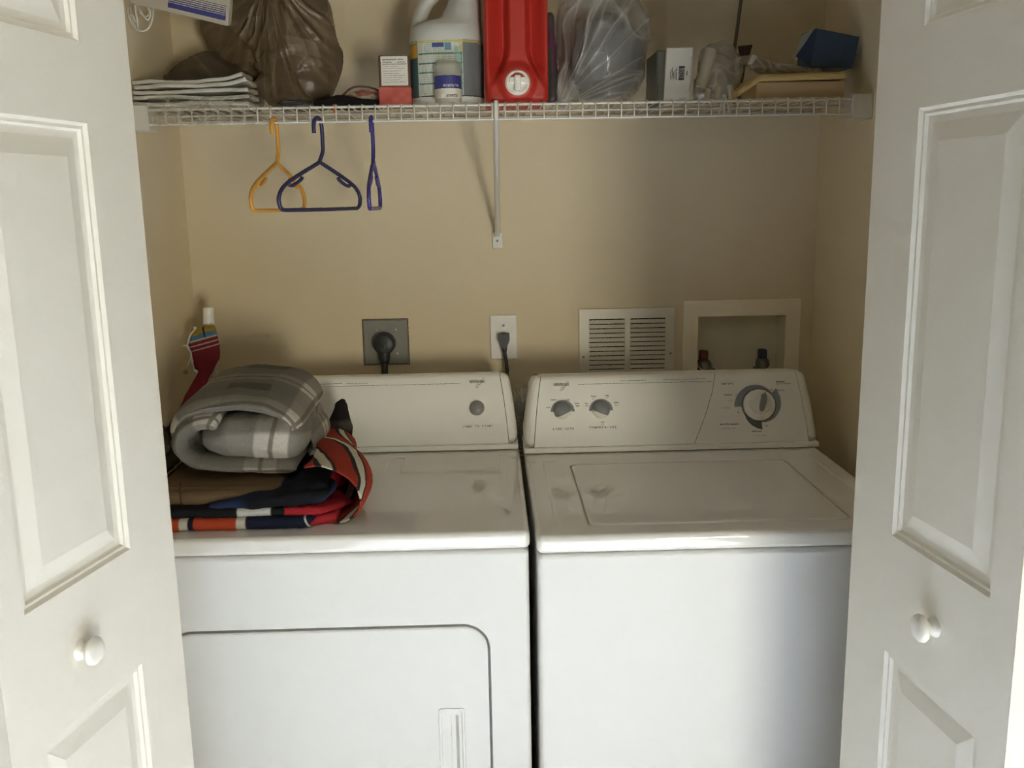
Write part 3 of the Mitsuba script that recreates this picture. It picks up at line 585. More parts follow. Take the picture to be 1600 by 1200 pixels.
# ------------------------------------------------------------------ hangers
taken = []
HK = [(-.014, -.030), (-.014, -.014), (-.009, -.002), (0, .002), (.009, -.003), (.013, -.016), (.0135, -.045), (.0125, -.066), (.006, -.078), (.001, -.086), (0, -.094)]
def body(hw):
    return [(0, -.090), (-.06 * hw / .14, -.113), (-.105 * hw / .14, -.132), (-.128 * hw / .14, -.146), (-hw, -.164), (-hw * .985, -.181), (-hw * .92, -.1885), (-hw * .8, -.1895), (0, -.190), (hw * .8, -.1895), (hw * .92, -.1885), (hw * .985, -.181), (hw, -.164), (.128 * hw / .14, -.146), (.105 * hw / .14, -.132), (.06 * hw / .14, -.113)]
def notches(hw):
    q = hw / .14
    return [[(s * .062 * q, -.122), (s * .066 * q, -.127), (s * .088 * q, -.1375), (s * .102 * q, -.1395), (s * .106 * q, -.133)] for s in (-1, 1)]
def place_hanger(o, rot, m, label, hw=.138, rx=0.0):
    n = len([1 for q in taken]); taken.append(1)
    k = 'clothes_hanger' + (f'_{n:03d}' if n else '')
    c, s = math.cos(math.radians(rot)), math.sin(math.radians(rot))
    def mp(P):
        P = np.asarray(P, float); u, z = P[:, 0], P[:, 1]
        return np.stack([u * c + rx * (-z), u * s, z], 1) + np.array(o)
    r = .0043
    scene[k + '__hook'] = mikit.ply(tube(mp(crom(HK, 8)), r, 10), m, True)
    scene[k + '__frame'] = mikit.ply(tube(mp(crom(body(hw) + [body(hw)[0]], 6)[:-1]), r, 10, closed=True), m, True)
    for i, N in enumerate(notches(hw)): scene[k + '__notch' + (f'_{i:03d}' if i else '')] = mikit.ply(tube(mp(crom(N, 6)), r * .9, 8), m, True)
    tag(k, label, 'hanger')
HZ = SB + .0065
place_hanger((.3005, SY + .0005, HZ), 79, M_YEL, 'yellow plastic hanger hanging from the wire shelf, leftmost of the three', .142, .006)
place_hanger((.3930, SY + .0005, HZ), 62, M_NAVY, 'navy blue plastic hanger hanging in the middle of the three under the shelf', .140)
place_hanger((.5075, SY + .0005, HZ), 91, M_INDIGO, 'bright indigo plastic hanger seen edge-on, rightmost of the three under the shelf', .120)

# ------------------------------------------------------------------ things on the shelf
TOP = SZ - .0012
# flat papers in plastic, left
k = 'paper_stack'; tag(k, 'grey-white stack of papers in clear plastic sleeves at the left end of the shelf', 'papers')
def sheet(x0, x1, y0, y1, z, seed, curl, m, name, th=.004):
    X, Y = np.meshgrid(np.linspace(x0, x1, 30), np.linspace(y0, y1, 24), indexing='ij')
    Z = z + .013 * (meshkit.fbm(np.stack([X * 12, Y * 12, X * 0 + seed], -1), 3, seed) - .5)
    t = np.clip((X - x0) / (x1 - x0), 0, 1); e = np.clip((y0 + .10 - Y) / .10, 0, 1) 
    Z = Z + curl * np.clip((t - .45) / .55, 0, 1) ** 2
    Z = np.maximum(Z, TOP + th / 2 + .0005)
    n, mm = X.shape; v = np.concatenate([np.stack([X, Y, Z + th / 2], -1).reshape(-1, 3), np.stack([X, Y, Z - th / 2], -1).reshape(-1, 3)])
    f = []
    N = n * mm
    for i in range(n - 1):
        for j in range(mm - 1):
            a, b_, c_, d_ = i * mm + j, (i + 1) * mm + j, (i + 1) * mm + j + 1, i * mm + j + 1
            f += [[a, b_, c_], [a, c_, d_], [N + a, N + c_, N + b_], [N + a, N + d_, N + c_]]
    edge = [i * mm for i in range(n)] + [(n - 1) * mm + j for j in range(1, mm)] + [i * mm + mm - 1 for i in range(n - 2, -1, -1)] + [j for j in range(mm - 2, 0, -1)]
    for a, b_ in zip(edge, edge[1:] + edge[:1]): f += [[a, N + a, N + b_], [a, N + b_, b_]]
    return trimesh.Trimesh(v, f, process=False)
for i, (x0, x1, y0, z, cu) in enumerate(((.006, .250, -.318, TOP + .007, 0), (.008, .250, -.316, TOP + .018, .003), (.006, .248, -.312, TOP + .030, .006), (.010, .246, -.314, TOP + .041, .012), (.006, .238, -.31, TOP + .050, .016))):
    add(k + '__sheet', sheet(x0, x1, y0, -.215, z, i * 7, cu, None, None, .0075), M_PAPER, True)
lip = []
for y, z in ((-.30, TOP + .020), (-.318, TOP + .018), (-.3265, TOP + .004), (-.3275, TOP - .012), (-.3270, TOP - .030), (-.3255, TOP - .038)): lip.append((y, z))
X = np.linspace(.040, .262, 50); P = []
for x in X:
    for j, (y, z) in enumerate(crom([(0, *q) for q in lip], 3)[:, 1:]): P.append((x, y - .0018 * meshkit.noise(np.array([x * 40, z * 60, 0]), 3) , z + .004 * (meshkit.noise(np.array([x * 25, j * .2, 4.0]), 5) - .5)))
nj = len(P) // 50; P = np.array(P); f = [[i * nj + j, (i + 1) * nj + j, (i + 1) * nj + j + 1, i * nj + j + 1] for i in range(49) for j in range(nj - 1)]
q = np.array(f); film_lip = trimesh.Trimesh(P, np.vstack([q[:, [0, 1, 2]], q[:, [0, 2, 3]]]), process=False)
add(k + '__plastic_sleeve', film_lip, 'bsdf_sleeve', True, 'clear plastic hanging over the shelf lip')
# dark brown bag behind
k = add('dark_plastic_bag', soft(hull([(.060, -.10, TOP + .045, .045), (.19, -.10, TOP + .045, .045), (.115, -.125, TOP + .085, .055), (.060, -.145, TOP + .06, .040), (.20, -.145, TOP + .05, .042)]), .012, .008, 14, 3, 4, .006, 22), M_BROWND, True, 'low dark brown plastic bag lying behind the papers', 'bag')
# large brown bag
bb = hull([(.335, -.165, TOP + .075, .075), (.335, -.165, TOP + .12, .092), (.325, -.16, TOP + .20, .090)]) + hull([(.325, -.16, TOP + .20, .088), (.24, -.12, TOP + .19, .075), (.16, -.10, TOP + .19, .055), (.33, -.16, TOP + .26, .055)]) + hull([(.30, -.12, TOP + .12, .075), (.18, -.085, TOP + .14, .062), (.16, -.085, TOP + .20, .055)]) + hull([(.30, -.19, TOP + .02, .02), (.27, -.19, TOP + .055, .03), (.36, -.20, TOP + .06, .05), (.375, -.18, TOP + .02, .02)])
bb = bb + hull([(.33, -.16, TOP + .27, .05), (.33, -.16, TOP + .32, .018), (.36, -.15, TOP + .345, .03)])
k = 'brown_plastic_bag'; tag(k, 'big crinkled brown plastic shopping bag standing on the shelf left of the bottles', 'bag')
bm = soft(bb, .009, .007, 12, 1, 5, .009, 16, (1, 1, .55))
bm.vertices[:, 2] = np.maximum(bm.vertices[:, 2], TOP)
add(k + '__body', bm, M_BROWN, True)
def patch(c, ax, ay, n, w, h, m):
    return put(trimesh.creation.box([w, h, .003]), frame(c, ax, n))
# the carton at top left, tilted, resting on the bags
k = 'striped_carton'; tag(k, 'flat off-white carton with blue stripes tilted on top of the bags at the upper left', 'box')
Mx = frame([.2135, -.30, 1.8625], [1, 0, .245], [0, -1, 0])       # x along the lower edge to the right, y up
Mx[:3, 0] = np.array([1, -.02, -.245]) / np.linalg.norm([1, -.02, -.245]); Mx[:3, 2] = np.array([0.0, -1, -0.30]); Mx[:3, 2] -= Mx[:3, 0] * (Mx[:3, 0] @ Mx[:3, 2]); Mx[:3, 2] /= np.linalg.norm(Mx[:3, 2]); Mx[:3, 1] = np.cross(Mx[:3, 2], Mx[:3, 0])
cb = chbox(-.208, 0, -.022, 0, .11, 0, .0015); add(k + '__carton', put(cb, Mx), mat('bsdf_carton_grey', (.40, .36, .29), .6, .3))
st = [bx(-.128, .010, 0, -.006, .020, .0004)] + [bx(-.128, .0215 + i * .0042, 0, -.006, .0215 + i * .0042 + .0022 - .0003 * i, .0004) for i in range(5)]
add(k + '__stripes', put(cat_(*st), Mx), M_STRIPE, False, 'dark blue stripes')
# white cord looped under the carton
lp = []
k = 'coiled_cable'
loops = [[(.004, -.288, 1.905), (.006, -.292, 1.885), (.018, -.294, 1.862), (.034, -.294, 1.856), (.048, -.292, 1.866), (.056, -.29, 1.888), (.056, -.286, 1.905)],
         [(.006, -.28, 1.906), (.010, -.284, 1.880), (.024, -.286, 1.860), (.040, -.284, 1.862), (.052, -.28, 1.884), (.050, -.28, 1.905)],
         [(.022, -.296, 1.908), (.024, -.297, 1.885), (.0245, -.296, 1.862)], [(.028, -.288, 1.900), (.042, -.288, 1.880), (.050, -.288, 1.890), (.046, -.288, 1.906)], [(.026, -.284, 1.895), (.040, -.284, 1.887), (.052, -.282, 1.900)],
         [(.006, -.297, 1.888), (.016, -.298, 1.887), (.020, -.298, 1.876), (.023, -.298, 1.874)]]
add(k, cat_(*[tube(crom(l, 8), .0021, 7) for l in loops]), M_CORD, True, 'thin white cord hanging in loops under the striped carton', 'cord')
# black loop over the lip
add('black_hair_band', tube([( .3485 + .0355 * math.cos(a), SY - .004 + .012 * math.sin(a) + .0, TOP + .0030 - .0055 * max(0, -math.sin(a)) + .006 * max(0, math.sin(a))) for a in np.linspace(0, 2 * math.pi, 48, endpoint=False)], .0028, 8, closed=True), M_BLACK, True, 'black elastic loop on the shelf edge below the brown bag', 'elastic band')
# black flat pouch
k = add('black_pouch', soft(hull([(.385, -.26, TOP + .008, .008), (.43, -.25, TOP + .016, .010), (.50, -.24, TOP + .009, .008), (.525, -.25, TOP + .006, .006), (.40, -.18, TOP + .01, .009), (.51, -.18, TOP + .008, .008)]), .01, .003, 25, 5, 3), M_BLACKF, True, 'flat black fabric pouch on the shelf right of the brown bag', 'pouch')
add(k + '__orange_tag', chbox(.425, -.302, TOP - .0165, .4315, -.299, TOP + .002, .0008), M_ORANGE, False, 'orange tag')
# pinkish bag with a dark rim
k = 'pink_plastic_bag'; tag(k, 'small pink and clear plastic bag with a dark rim beside the red box', 'bag')
add(k + '__body', soft(hull([(.440, -.215, TOP + .022, .008), (.475, -.215, TOP + .030, .010), (.515, -.215, TOP + .026, .010), (.515, -.215, TOP + .010, .008), (.47, -.16, TOP + .018, .012), (.51, -.15, TOP + .018, .012)]), .008, .004, 30, 6, 3, .003, 40), M_PINKB, True)
add(k + '__rim', tube(crom([(.436, -.227, TOP + .028), (.455, -.228, TOP + .042), (.475, -.228, TOP + .046), (.50, -.228, TOP + .043), (.518, -.226, TOP + .036)], 6), [.0022] * 25, 8), M_DKBROWN, True, 'dark rim')
# red box with white panel
k = 'small_red_box'; tag(k, 'small red and brown box with a white printed label, left of the white jug', 'box')
add(k + '__carton', chbox(.5225, -.268, TOP, .5905, -.19, TOP + .1045, .002), M_DKBROWN)
add(k + '__red_wrap', tm(rbox(.5205, -.2725, TOP, .5915, -.20, TOP + .0405, .004, 12)), M_REDPK, 40, 'glossy red lower half')
add(k + '__label', chbox(.5275, -.2690, TOP + .042, .5855, -.267, TOP + .1030, .0005), M_LABEL, False, 'white label with dark print')
pr = [(.0 + .003, .096, .030, .003), (.036, .096, .012, .003), (.003, .0905, .020, .0022), (.034, .0905, .018, .0018), (0.002, .0865, .054, .0018)] + [(.003, .0815 - i * .0046, .035 + .016 * ((i * 37 % 10) / 10), .0011) for i in range(8)]
lpr = smallprint(pr); lpr.apply_transform(np.array([[1, 0, 0, .5280], [0, 0, -1, -.2690], [0, 1, 0, TOP], [0, 0, 0, 1.0]])); add(k + '__print', lpr, M_PRINTG)
# white jug
k = 'white_jug'; tag(k, 'white plastic cleaner jug with a side handle and green printed label', 'bottle')
jc = np.array([.6685, -.205])
def jring(z, rx, ry, dx=0, n=2.7): q = sell(rx, ry, n); return np.stack([q[:, 0] + jc[0] + dx, q[:, 1] + jc[1], np.full(len(q), z)], 1)
JR = [(TOP, .070, .066, 0), (TOP + .003, .077, .073, 0), (TOP + .010, .080, .077, 0), (TOP + .030, .081, .078, 0), (TOP + .140, .081, .078, 0), (TOP + .155, .080, .077, 0), (TOP + .168, .077, .073, .002)]
low = loft([jring(*r[:3], r[3]) for r in JR])
uppr = loft([jring(TOP + .166, .0775, .0735, .002), jring(TOP + .176, .066, .066, .012), jring(TOP + .184, .047, .060, .031, 2.4), jring(TOP + .215, .037, .050, .041, 2.2), jring(TOP + .245, .032, .040, .044, 2), jring(TOP + .268, .024, .027, .044, 2), jring(TOP + .285, .020, .020, .044, 2)])
hnd = tube(crom([(.718, -.205, TOP + .262), (.690, -.205, TOP + .258), (.655, -.205, TOP + .245), (.628, -.205, TOP + .222), (.613, -.205, TOP + .195), (.607, -.205, TOP + .165), (.610, -.205, TOP + .150)], 8), [.014] * 20 + list(np.linspace(.0145, .019, 29)), 18)
jug = mfd(low) + mfd(uppr) + mfd(hnd)
jt = tm(jug.refine_to_length(.012)); jt = trimesh.Trimesh(jt.vertices, jt.faces); jt.merge_vertices(); trimesh.smoothing.filter_taubin(jt, .5, .52, 8)
add(k + '__body', jt, M_JUGW, True)
add(k + '__cap', put(lathe([(0, .03), (.019, .03), (.022, .027), (.023, 0), (0, 0)], 32), frame([jc[0] + .044, jc[1], TOP + .283], [1, 0, 0], [0, 0, 1])), mat('bsdf_jug_cap', (.05, .12, .35), .4), 40, 'blue screw cap')
def jl(p, n, uv):
    x, z = p.x, p.z - TOP
    c = mi.Color3f(0.56, 0.60, 0.53)
    inner = band(x, .610, .7045, .0006)
    c = mix((0.155, 0.165, 0.165), c, smoothstep(.607, .609, x) * (1 - smoothstep(.7045, .706, x)))
    txt = smoothstep(.42, .6, noise(x * 700, 0, z * 60)) * band(z / .0042 - dr.floor(z / .0042), .25, .7, .1)
    c = mix(c, (0.22, 0.27, 0.25), .62 * txt * band(x, .613, .699))
    c = mix(c, (0.11, 0.11, 0.105), .45 * txt * smoothstep(.709, .711, x))
    for zz in (.0435, .0665, .0855, .1055): c = mix(c, (0.02, 0.13, 0.10), .85 * band(z, zz - .0016, zz + .0016, .0005) * inner)
    c = mix(c, (0.03, 0.16, 0.13), .8 * band(x, .7005, .7040, .0006) * smoothstep(.125, .12, z))
    c = mix(c, (0.10, 0.30, 0.26), .6 * band(x, .688, .7005, .0006) * band(z, .068, .120, .0006))
    c = mix(c, (0.05, 0.10, 0.10), smoothstep(.608, .606, x) * smoothstep(.099, .097, z))
    c = mix(c, (0.52, 0.26, 0.03), smoothstep(.608, .606, x) * band(z, .099, .126, .0006))
    c = mix(c, (0.50, 0.40, 0.10), .8 * band(z, .1285, .1330, .0006)); c = mix(c, (.50, .40, .10), .7 * band(x, .697, .704, .0006) * smoothstep(.108, .11, z))
    c = mix(c, (0.05, 0.08, 0.24), band(x, .640, .6655, .0006) * band(z, .118, .1275, .0006))
    c = mix(c, (0.12, 0.24, 0.36), band(x, .6670, .6810, .0006) * band(z, .1125, .1275, .0006))
    return mix(c, (0.03, 0.03, 0.03), band(z, .0165, .0185, .0004))
lab = loft([jring(TOP + z, .0814, .0784) for z in np.linspace(.0165, .134, 12)], False)
add(k + '__label', lab, mat('bsdf_jug_label', jl, .35, .45), True, 'wraparound green, white and yellow printed label')
# small bottle upside down in front of the jug
k = 'small_clear_bottle'; tag(k, 'small translucent bottle standing upside down with a blue label, in front of the white jug', 'bottle')
bc = (.673, -.312)
bc = (.6725, -.3075)
def scup(r0=.0): return lathe([(0, 0), (.026, 0), (.0285, .002), (.029, .006), (.029, .075), (.0275, .082), (.023, .086), (0, .0865)], 40)
scene['bsdf_bottle'] = {'type': 'blendbsdf', 'weight': 0.5, 'a': {'type': 'thindielectric', 'int_ior': 1.45}, 'b': two({'type': 'principled', 'base_color': tex((.66, .64, .57)), 'roughness': .12, 'specular': .7})}
bc = (.6725, -.2935)
add(k + '__body', put(scup(), frame([*bc, TOP], [1, 0, 0], [0, 0, 1])), 'bsdf_bottle', 40)
def wrap(m, r, c, z0, rotate=False):
    v = np.array(m.vertices)
    if rotate: v[:, :2] = -v[:, :2]
    a = v[:, 0] / r; rr = r + v[:, 2]
    m = m.copy(); m.vertices = np.stack([c[0] + rr * np.sin(a), c[1] - rr * np.cos(a), z0 + v[:, 1]], 1); return m
def grid_rect(w, h, n=24):
    X = np.linspace(-w / 2, w / 2, n); v = [(x, y, z) for x in X for y in (0, h) for z in (0, .0004)]; f = []
    for i in range(n - 1):
        o = i * 4; f += [[o + 1, o + 5, o + 7], [o + 1, o + 7, o + 3], [o, o + 6, o + 4], [o, o + 2, o + 6], [o, o + 4, o + 5], [o, o + 5, o + 1], [o + 2, o + 7, o + 6], [o + 2, o + 3, o + 7]]
    return trimesh.Trimesh(v, f, process=False)
add(k + '__label', wrap(grid_rect(.080, .0265), .0292, bc, TOP + .029), M_STRIPE, True, 'dark blue label band')
add(k + '__white_label', wrap(grid_rect(.080, .020), .0292, bc, TOP + .0088), M_LABEL, True)
def ctext(t, w, h, x=0, **kw): m = fit_text(t, w, h, **kw); b = m.bounds; m.apply_translation([-(b[0][0] + b[1][0]) / 2 + x, 0, 0]); return m
add(k + '__lettering', wrap(ctext('ALL PURPOSE', .036, .0050, -.008, bold=True), .0298, bc, TOP + .0370, True), M_LABEL, False, 'white upside-down lettering')
add(k + '__black_lettering', wrap(ctext('CLEANER', .026, .0052, -.010, bold=True), .0298, bc, TOP + .0165, True), M_PRINT, False, 'black upside-down lettering')
# red jug with a spigot
k = 'red_jug'; tag(k, 'large red detergent jug with a white spigot cap at its foot', 'bottle')
rc = np.array([.8205, -.19]); RW, RD = .0685, .113
def rring(z):
    h = z - TOP; n = 220
    sc = 1 - .10 * max(0, (.008 - h) / .008) ** 2
    if h > .30: sc *= 1 - .55 * ((h - .30) / .05) ** 1.5
    q = rrect(-RW, -RD, RW, RD, .016, 10).exterior
    P = np.array([q.interpolate(t, normalized=True).coords[0] for t in np.arange(n) / n]) * sc; x, y = P[:, 0], P[:, 1]
    lo = np.clip((.112 - h) / .085, 0, 1); hw = .0165 + .040 * lo ** 1.5
    d = np.abs(x - .0025); t = np.clip((d - hw) / .013, 0, 1); t = t * t * (3 - 2 * t)
    u = np.clip((d - hw) / max(RW - .004 - hw, .004), 0, 1)
    dep = .034 * np.clip((h - .030) / .05, 0, 1) * np.clip((.33 - h) / .03, 0, 1)
    front = y < -RD * .6
    y = np.where(front, y + dep * t * (1 - u ** 1.6), y)
    rd = np.sqrt((x - .001) ** 2 + (h - .041) ** 2)
    y = np.where(front, y - .009 * np.clip((.043 - rd) / .012, 0, 1) + .004, y)
    return np.stack([rc[0] + x, rc[1] + y, np.full(n, z)], 1)
rj = loft([rring(z) for z in np.concatenate([[TOP, TOP + .002, TOP + .005], np.linspace(TOP + .009, TOP + .35, 70)])])
rjm = mfd(rj) - hull([(.8185, -.36, TOP + .222, .010), (.8185, -.28, TOP + .222, .010), (.8185, -.36, TOP + .26, .014), (.8185, -.28, TOP + .26, .014)], 16)
add(k + '__body', tm(rjm), M_RED, 30)
CY = -.3052
fm = frame([.8215, CY, TOP + .0395], [1, 0, 0], [0, -1, .04])
add(k + '__cap', put(tm(Manifold.revolve(CrossSection([[(0, -.006), (.0265, -.006), (.0265, .005), (.0235, .0085), (.0205, .0085), (.0195, .003), (0, .003)]]), 44)), fm), M_CAPW, 35, 'round white spigot cap')
fmx = fm.copy()
sp = cat_(put(tm(rbox(-.0068, -.0175, .002, .0068, .0145, .017, .003, 12)), fm), put(tm(rbox(-.018, -.001, .002, .018, .011, .009, .002, 12)), fm))
add(k + '__cap__spigot', sp, M_CAPW, 40)
add(k + '__cap__opening', put(bx(-.0095, .0125, .003, .0095, .0195, .0045), fm), M_REDD)
# grey stuffed clear bag
k = 'clear_plastic_bag'; tag(k, 'big clear plastic bag with a grey stuffed bundle inside, right of the red jug', 'bag')
gi = soft(hull([(1.02, -.165, TOP + .095, .080), (1.03, -.165, TOP + .125, .080)]), .012, .004, 12, 9, 3)
add(k + '__grey_bundle', gi, M_STUFFG, True, 'grey stuffed bundle')
go = soft(hull([(1.02, -.16, TOP + .10, .096), (1.035, -.155, TOP + .16, .095), (.985, -.155, TOP + .20, .060), (1.00, -.16, TOP + .25, .05)]) + hull([(.935, -.175, TOP + .02, .018), (.945, -.17, TOP + .06, .03), (.975, -.17, TOP + .10, .05)]), .010, .008, 11, 12, 4, .010, 15, (1, 1, .8))
go.vertices[:, 2] = np.maximum(go.vertices[:, 2], TOP)
add(k + '__film', go, M_FILM, True, 'thin crinkled clear film')
k = add('purple_print_wrapper', soft(hull([(.905, -.18, TOP + .02, .016), (.905, -.16, TOP + .08, .014), (.902, -.15, TOP + .20, .010)]), .01, .004, 30, 2, 3), mat('bsdf_purple', lambda p, n, uv: mix((.05, .045, .042), (.085, .025, .06), smoothstep(.5, .6, noise(p.x * 60, p.y * 60, p.z * 45))), .4, .5), True, 'dark wrapper with purple print between the red jug and the clear bag', 'wrapper')
# dark green box and white carton
k = 'dark_green_box'; tag(k, 'dark green box behind the white carton with a barcode', 'box')
add(k + '__carton', chbox(1.1285, -.255, TOP, 1.152, -.12, TOP + .110, .003), M_GREEN)
add(k + '__flap', tm(mhull([(1.127, -.2565, TOP + .002), (1.1285, -.258, TOP + .088), (1.1305, -.2565, TOP + .09), (1.130, -.256, TOP), (1.128, -.13, TOP + .09), (1.1285, -.13, TOP)])), M_GREEN)
k = 'white_carton'; tag(k, 'upright white carton with a barcode on the shelf right of the clear bag', 'box')
Mt = np.eye(4); Mt[0, 2] = .045; Mt[:3, 3] = [1.1715, -.27, TOP]
wc = chbox(-.0285, 0, 0, .0295, .10, .1125, .0012); wc = put(wc, Mt); add(k + '__carton', wc, M_CARTON)
bars = []
for i in range(14):
    z = .046 + i * .0019; bars.append(bx(.0005, -.0005, z, .0130, 0, z + (.0012 if i % 3 else .0017) - .0003 * (i % 2)))
bars += [bx(.0005, -.0005, .0440, .0130, 0, .0462), bx(.0005, -.0005, .0700, .0130, 0, .0735)]
bars += [bx(-.0045 - j * .0032, -.0005, .0445 + .003 * (j % 2), -.0033 - j * .0032, 0, .071 - .004 * (j % 3)) for j in range(5)] + [bx(.0175, -.0005, .053, .0195, 0, .062)]
add(k + '__barcode', put(cat_(*bars), Mt), M_PRINT, False, 'printed barcode')
add(k + '__print_strip', put(cat_(*[bx(.0245 + .0012 * (j % 2), -.0004, .022 + j * .004, .0265 + .0012 * (j % 2), 0, .0245 + j * .004) for j in range(18)]), Mt), M_PRINTG)
# clear bag with odds and ends
k = 'clear_pouch'; tag(k, 'crumpled clear pouch with white plastic pieces between the white carton and the cardboard box', 'bag')
add(k + '__film', soft(hull([(1.235, -.21, TOP + .02, .015), (1.262, -.20, TOP + .10, .022), (1.29, -.19, TOP + .115, .02), (1.31, -.2, TOP + .08, .02), (1.30, -.22, TOP + .02, .015)]), .007, .005, 22, 20, 3, .008, 30), M_WRAP, True)
add(k + '__tube', tube([(1.232, -.235, TOP + .032), (1.240, -.232, TOP + .06), (1.250, -.226, TOP + .092), (1.256, -.222, TOP + .112)], [.0125, .014, .0145, .013], 16), mat('bsdf_milky', (.62, .58, .48), .35, .5), 40, 'milky white tube')
for a, b_, r in (((1.298, -.25, TOP + .006), (1.294, -.245, TOP + .034), .0075), ((1.243, -.25, TOP + .004), (1.246, -.245, TOP + .026), .007), ((1.268, -.25, TOP + .004), (1.272, -.24, TOP + .03), .008)):
    add(k + '__peg', rod(a, b_, r, 12), 'bsdf_milky', 40)
add(k + '__clip', cat_(tube(crom([(1.276, -.262, TOP + .010), (1.270, -.264, TOP - .012), (1.266, -.264, TOP - .030)], 5), .0024, 7), tube(crom([(1.280, -.262, TOP + .010), (1.287, -.264, TOP - .012), (1.292, -.264, TOP - .028)], 5), .0026, 7)), M_PLASTW, True, 'white clip hanging through the wires')
k = 'paint_brush'; tag(k, 'small brush with dark brown bristles sticking out of the clear pouch', 'brush')
add(k + '__bristles', tm(mhull([(1.3285, -.18, TOP + .127), (1.3600, -.18, TOP + .129), (1.3345, -.18, TOP + .104), (1.3535, -.18, TOP + .106), (1.3285, -.17, TOP + .127), (1.3600, -.17, TOP + .129), (1.3345, -.168, TOP + .104), (1.3535, -.168, TOP + .106)])), M_BRISTLE, False)
add(k + '__ferrule', tm(mhull([(1.3345, -.182, TOP + .105), (1.3535, -.182, TOP + .1065), (1.333, -.182, TOP + .085), (1.351, -.182, TOP + .085), (1.3345, -.166, TOP + .105), (1.3535, -.166, TOP + .1065), (1.333, -.166, TOP + .085), (1.351, -.166, TOP + .085)])), 'bsdf_wrap')
add(k + '__handle', rod((1.3425, -.174, TOP + .088), (1.330, -.178, TOP + .005), .005, 10), M_STICK, True)
add('leaning_stick', cat_(rod((1.3350, -.055, TOP + .0), (1.3785, -.012, TOP + .29), .0042, 8)), M_STICK, True, 'thin dark stick leaning against the back wall behind the pouch', 'stick')
# cardboard box, padded envelope
kb = 'cardboard_box'; tag(kb, 'tan cardboard box at the right end of the shelf under a padded envelope', 'box')
add(kb + '__carton', chbox(1.338, -.300, TOP, 1.530, -.10, TOP + .0345, .0015), M_CARDB)
add(kb + '__seam', cat_(bx(1.339, -.3006, TOP + .0330, 1.529, -.3, TOP + .0338)), M_DKBROWN)
kb = add('padded_envelope', soft(hull([(1.345, -.298, TOP + .0425, .0075), (1.525, -.298, TOP + .0455, .0080), (1.525, -.11, TOP + .046, .008), (1.345, -.11, TOP + .044, .0075)]) + hull([(1.345, -.298, TOP + .0425, .0072), (1.345, -.12, TOP + .042, .0072), (1.300, -.298, TOP + .012, .006), (1.300, -.12, TOP + .012, .006)]), .008, .0012, 30, 8, 2), M_ENV, True, 'yellow-tan padded envelope draped over the cardboard box on the right', 'envelope')
k = 'clear_bubble_pack'; tag(k, 'flat clear plastic pack with a white cap lying on the padded envelope', 'pack')
add(k + '__film', soft(hull([(1.345, -.25, TOP + .078, .009), (1.42, -.25, TOP + .068, .008), (1.485, -.26, TOP + .060, .005), (1.40, -.18, TOP + .066, .010), (1.47, -.19, TOP + .061, .006)]), .006, .003, 40, 4, 2, .005, 45), M_WRAP, True)
add(k + '__cap', rod((1.3375, -.25, TOP + .075), (1.3475, -.25, TOP + .094), .0085, 14), M_PLASTW, 40, 'white cap')
# blue carton
k = 'blue_carton'; tag(k, 'small blue carton with an open flap lying tilted at the right end of the shelf', 'box')
A, B, C_, D_ = np.array([1.4760, -.262, TOP + .1490]), np.array([1.5745, -.255, TOP + .131]), np.array([1.5590, -.262, TOP + .0635]), np.array([1.4630, -.272, TOP + .0685])
back = np.array([.004, .11, .006])
add(k + '__carton', tm(mhull([A, B, C_, D_, A + back, B + back, C_ + back, D_ + back])), M_BLUEB, False)
lf = D_ + np.array([-.032, .0, .010])
add(k + '__flap', tm(mhull([A, A + [.002, 0, 0], D_, lf + [0, 0, .012], A + [0, .004, 0], lf + [0, .004, .012], D_ + [0, .004, 0]])), mat('bsdf_blue_dark', (.02, .035, .07), .6, .3), False)
add(k + '__open_end', tm(mhull([A + [-.002, .003, .001], A + [-.028, .003, -.012], lf + [-.006, .003, .012], lf + [-.004, .003, .004], A + [-.002, .006, .001], A + [-.028, .006, -.012], lf + [-.006, .006, .012], lf + [-.004, .006, .004]])), M_FLAP, False, 'grey open flap')

# ------------------------------------------------------------------ bottle with a small cloth bag, in the left corner
k = 'capped_bottle'; tag(k, 'slim white-capped bottle in the left corner, standing on the dryer panel', 'bottle')
bz = 1.0865
fb = frame([.0745, -.158, bz], [1, 0, 0], [0.03, .06, 1])
add(k + '__body', put(lathe([(0, 0), (.018, 0), (.021, .004), (.022, .02), (.0215, .09), (.017, .112), (.011, .122), (.011, .130), (0, .130)], 32), fb), 'bsdf_bottle', 40)
add(k + '__cap', put(lathe([(0, .168), (.0115, .168), (.0128, .165), (.0128, .152), (.0118, .150), (.0128, .148), (.0136, .128), (0, .128)], 32), fb), M_CAPW, 40, 'white cap')
k = 'small_cloth_bag'; tag(k, 'little red drawstring bag with white stripes and blue-yellow top, hanging at the bottle', 'cloth bag')
def bagc(p, n, uv):
    z = p.z - .25 * (p.x - .07)
    c = mi.Color3f(.23, .032, .045)
    c = mix(c, (.50, .36, .38), dr.maximum(band(z, 1.1605, 1.1640, .0005), band(z, 1.1710, 1.1745, .0005)))
    c = mix(c, (.44, .42, .36), smoothstep(1.1815, 1.1825, z)); c = mix(c, (.09, .20, .33), band(z, 1.1865, 1.1990, .001))
    c = mix(c, (.33, .22, .035), smoothstep(1.1985, 1.1995, z + .006 * noise(p.x * 90, 0, p.z * 90)))
    c = mix(c, (.03, .03, .025), band(p.x + .2 * (p.z - 1.2), .0765, .0805, .0008) * smoothstep(1.185, 1.19, z))
    return c * fuzz(p)
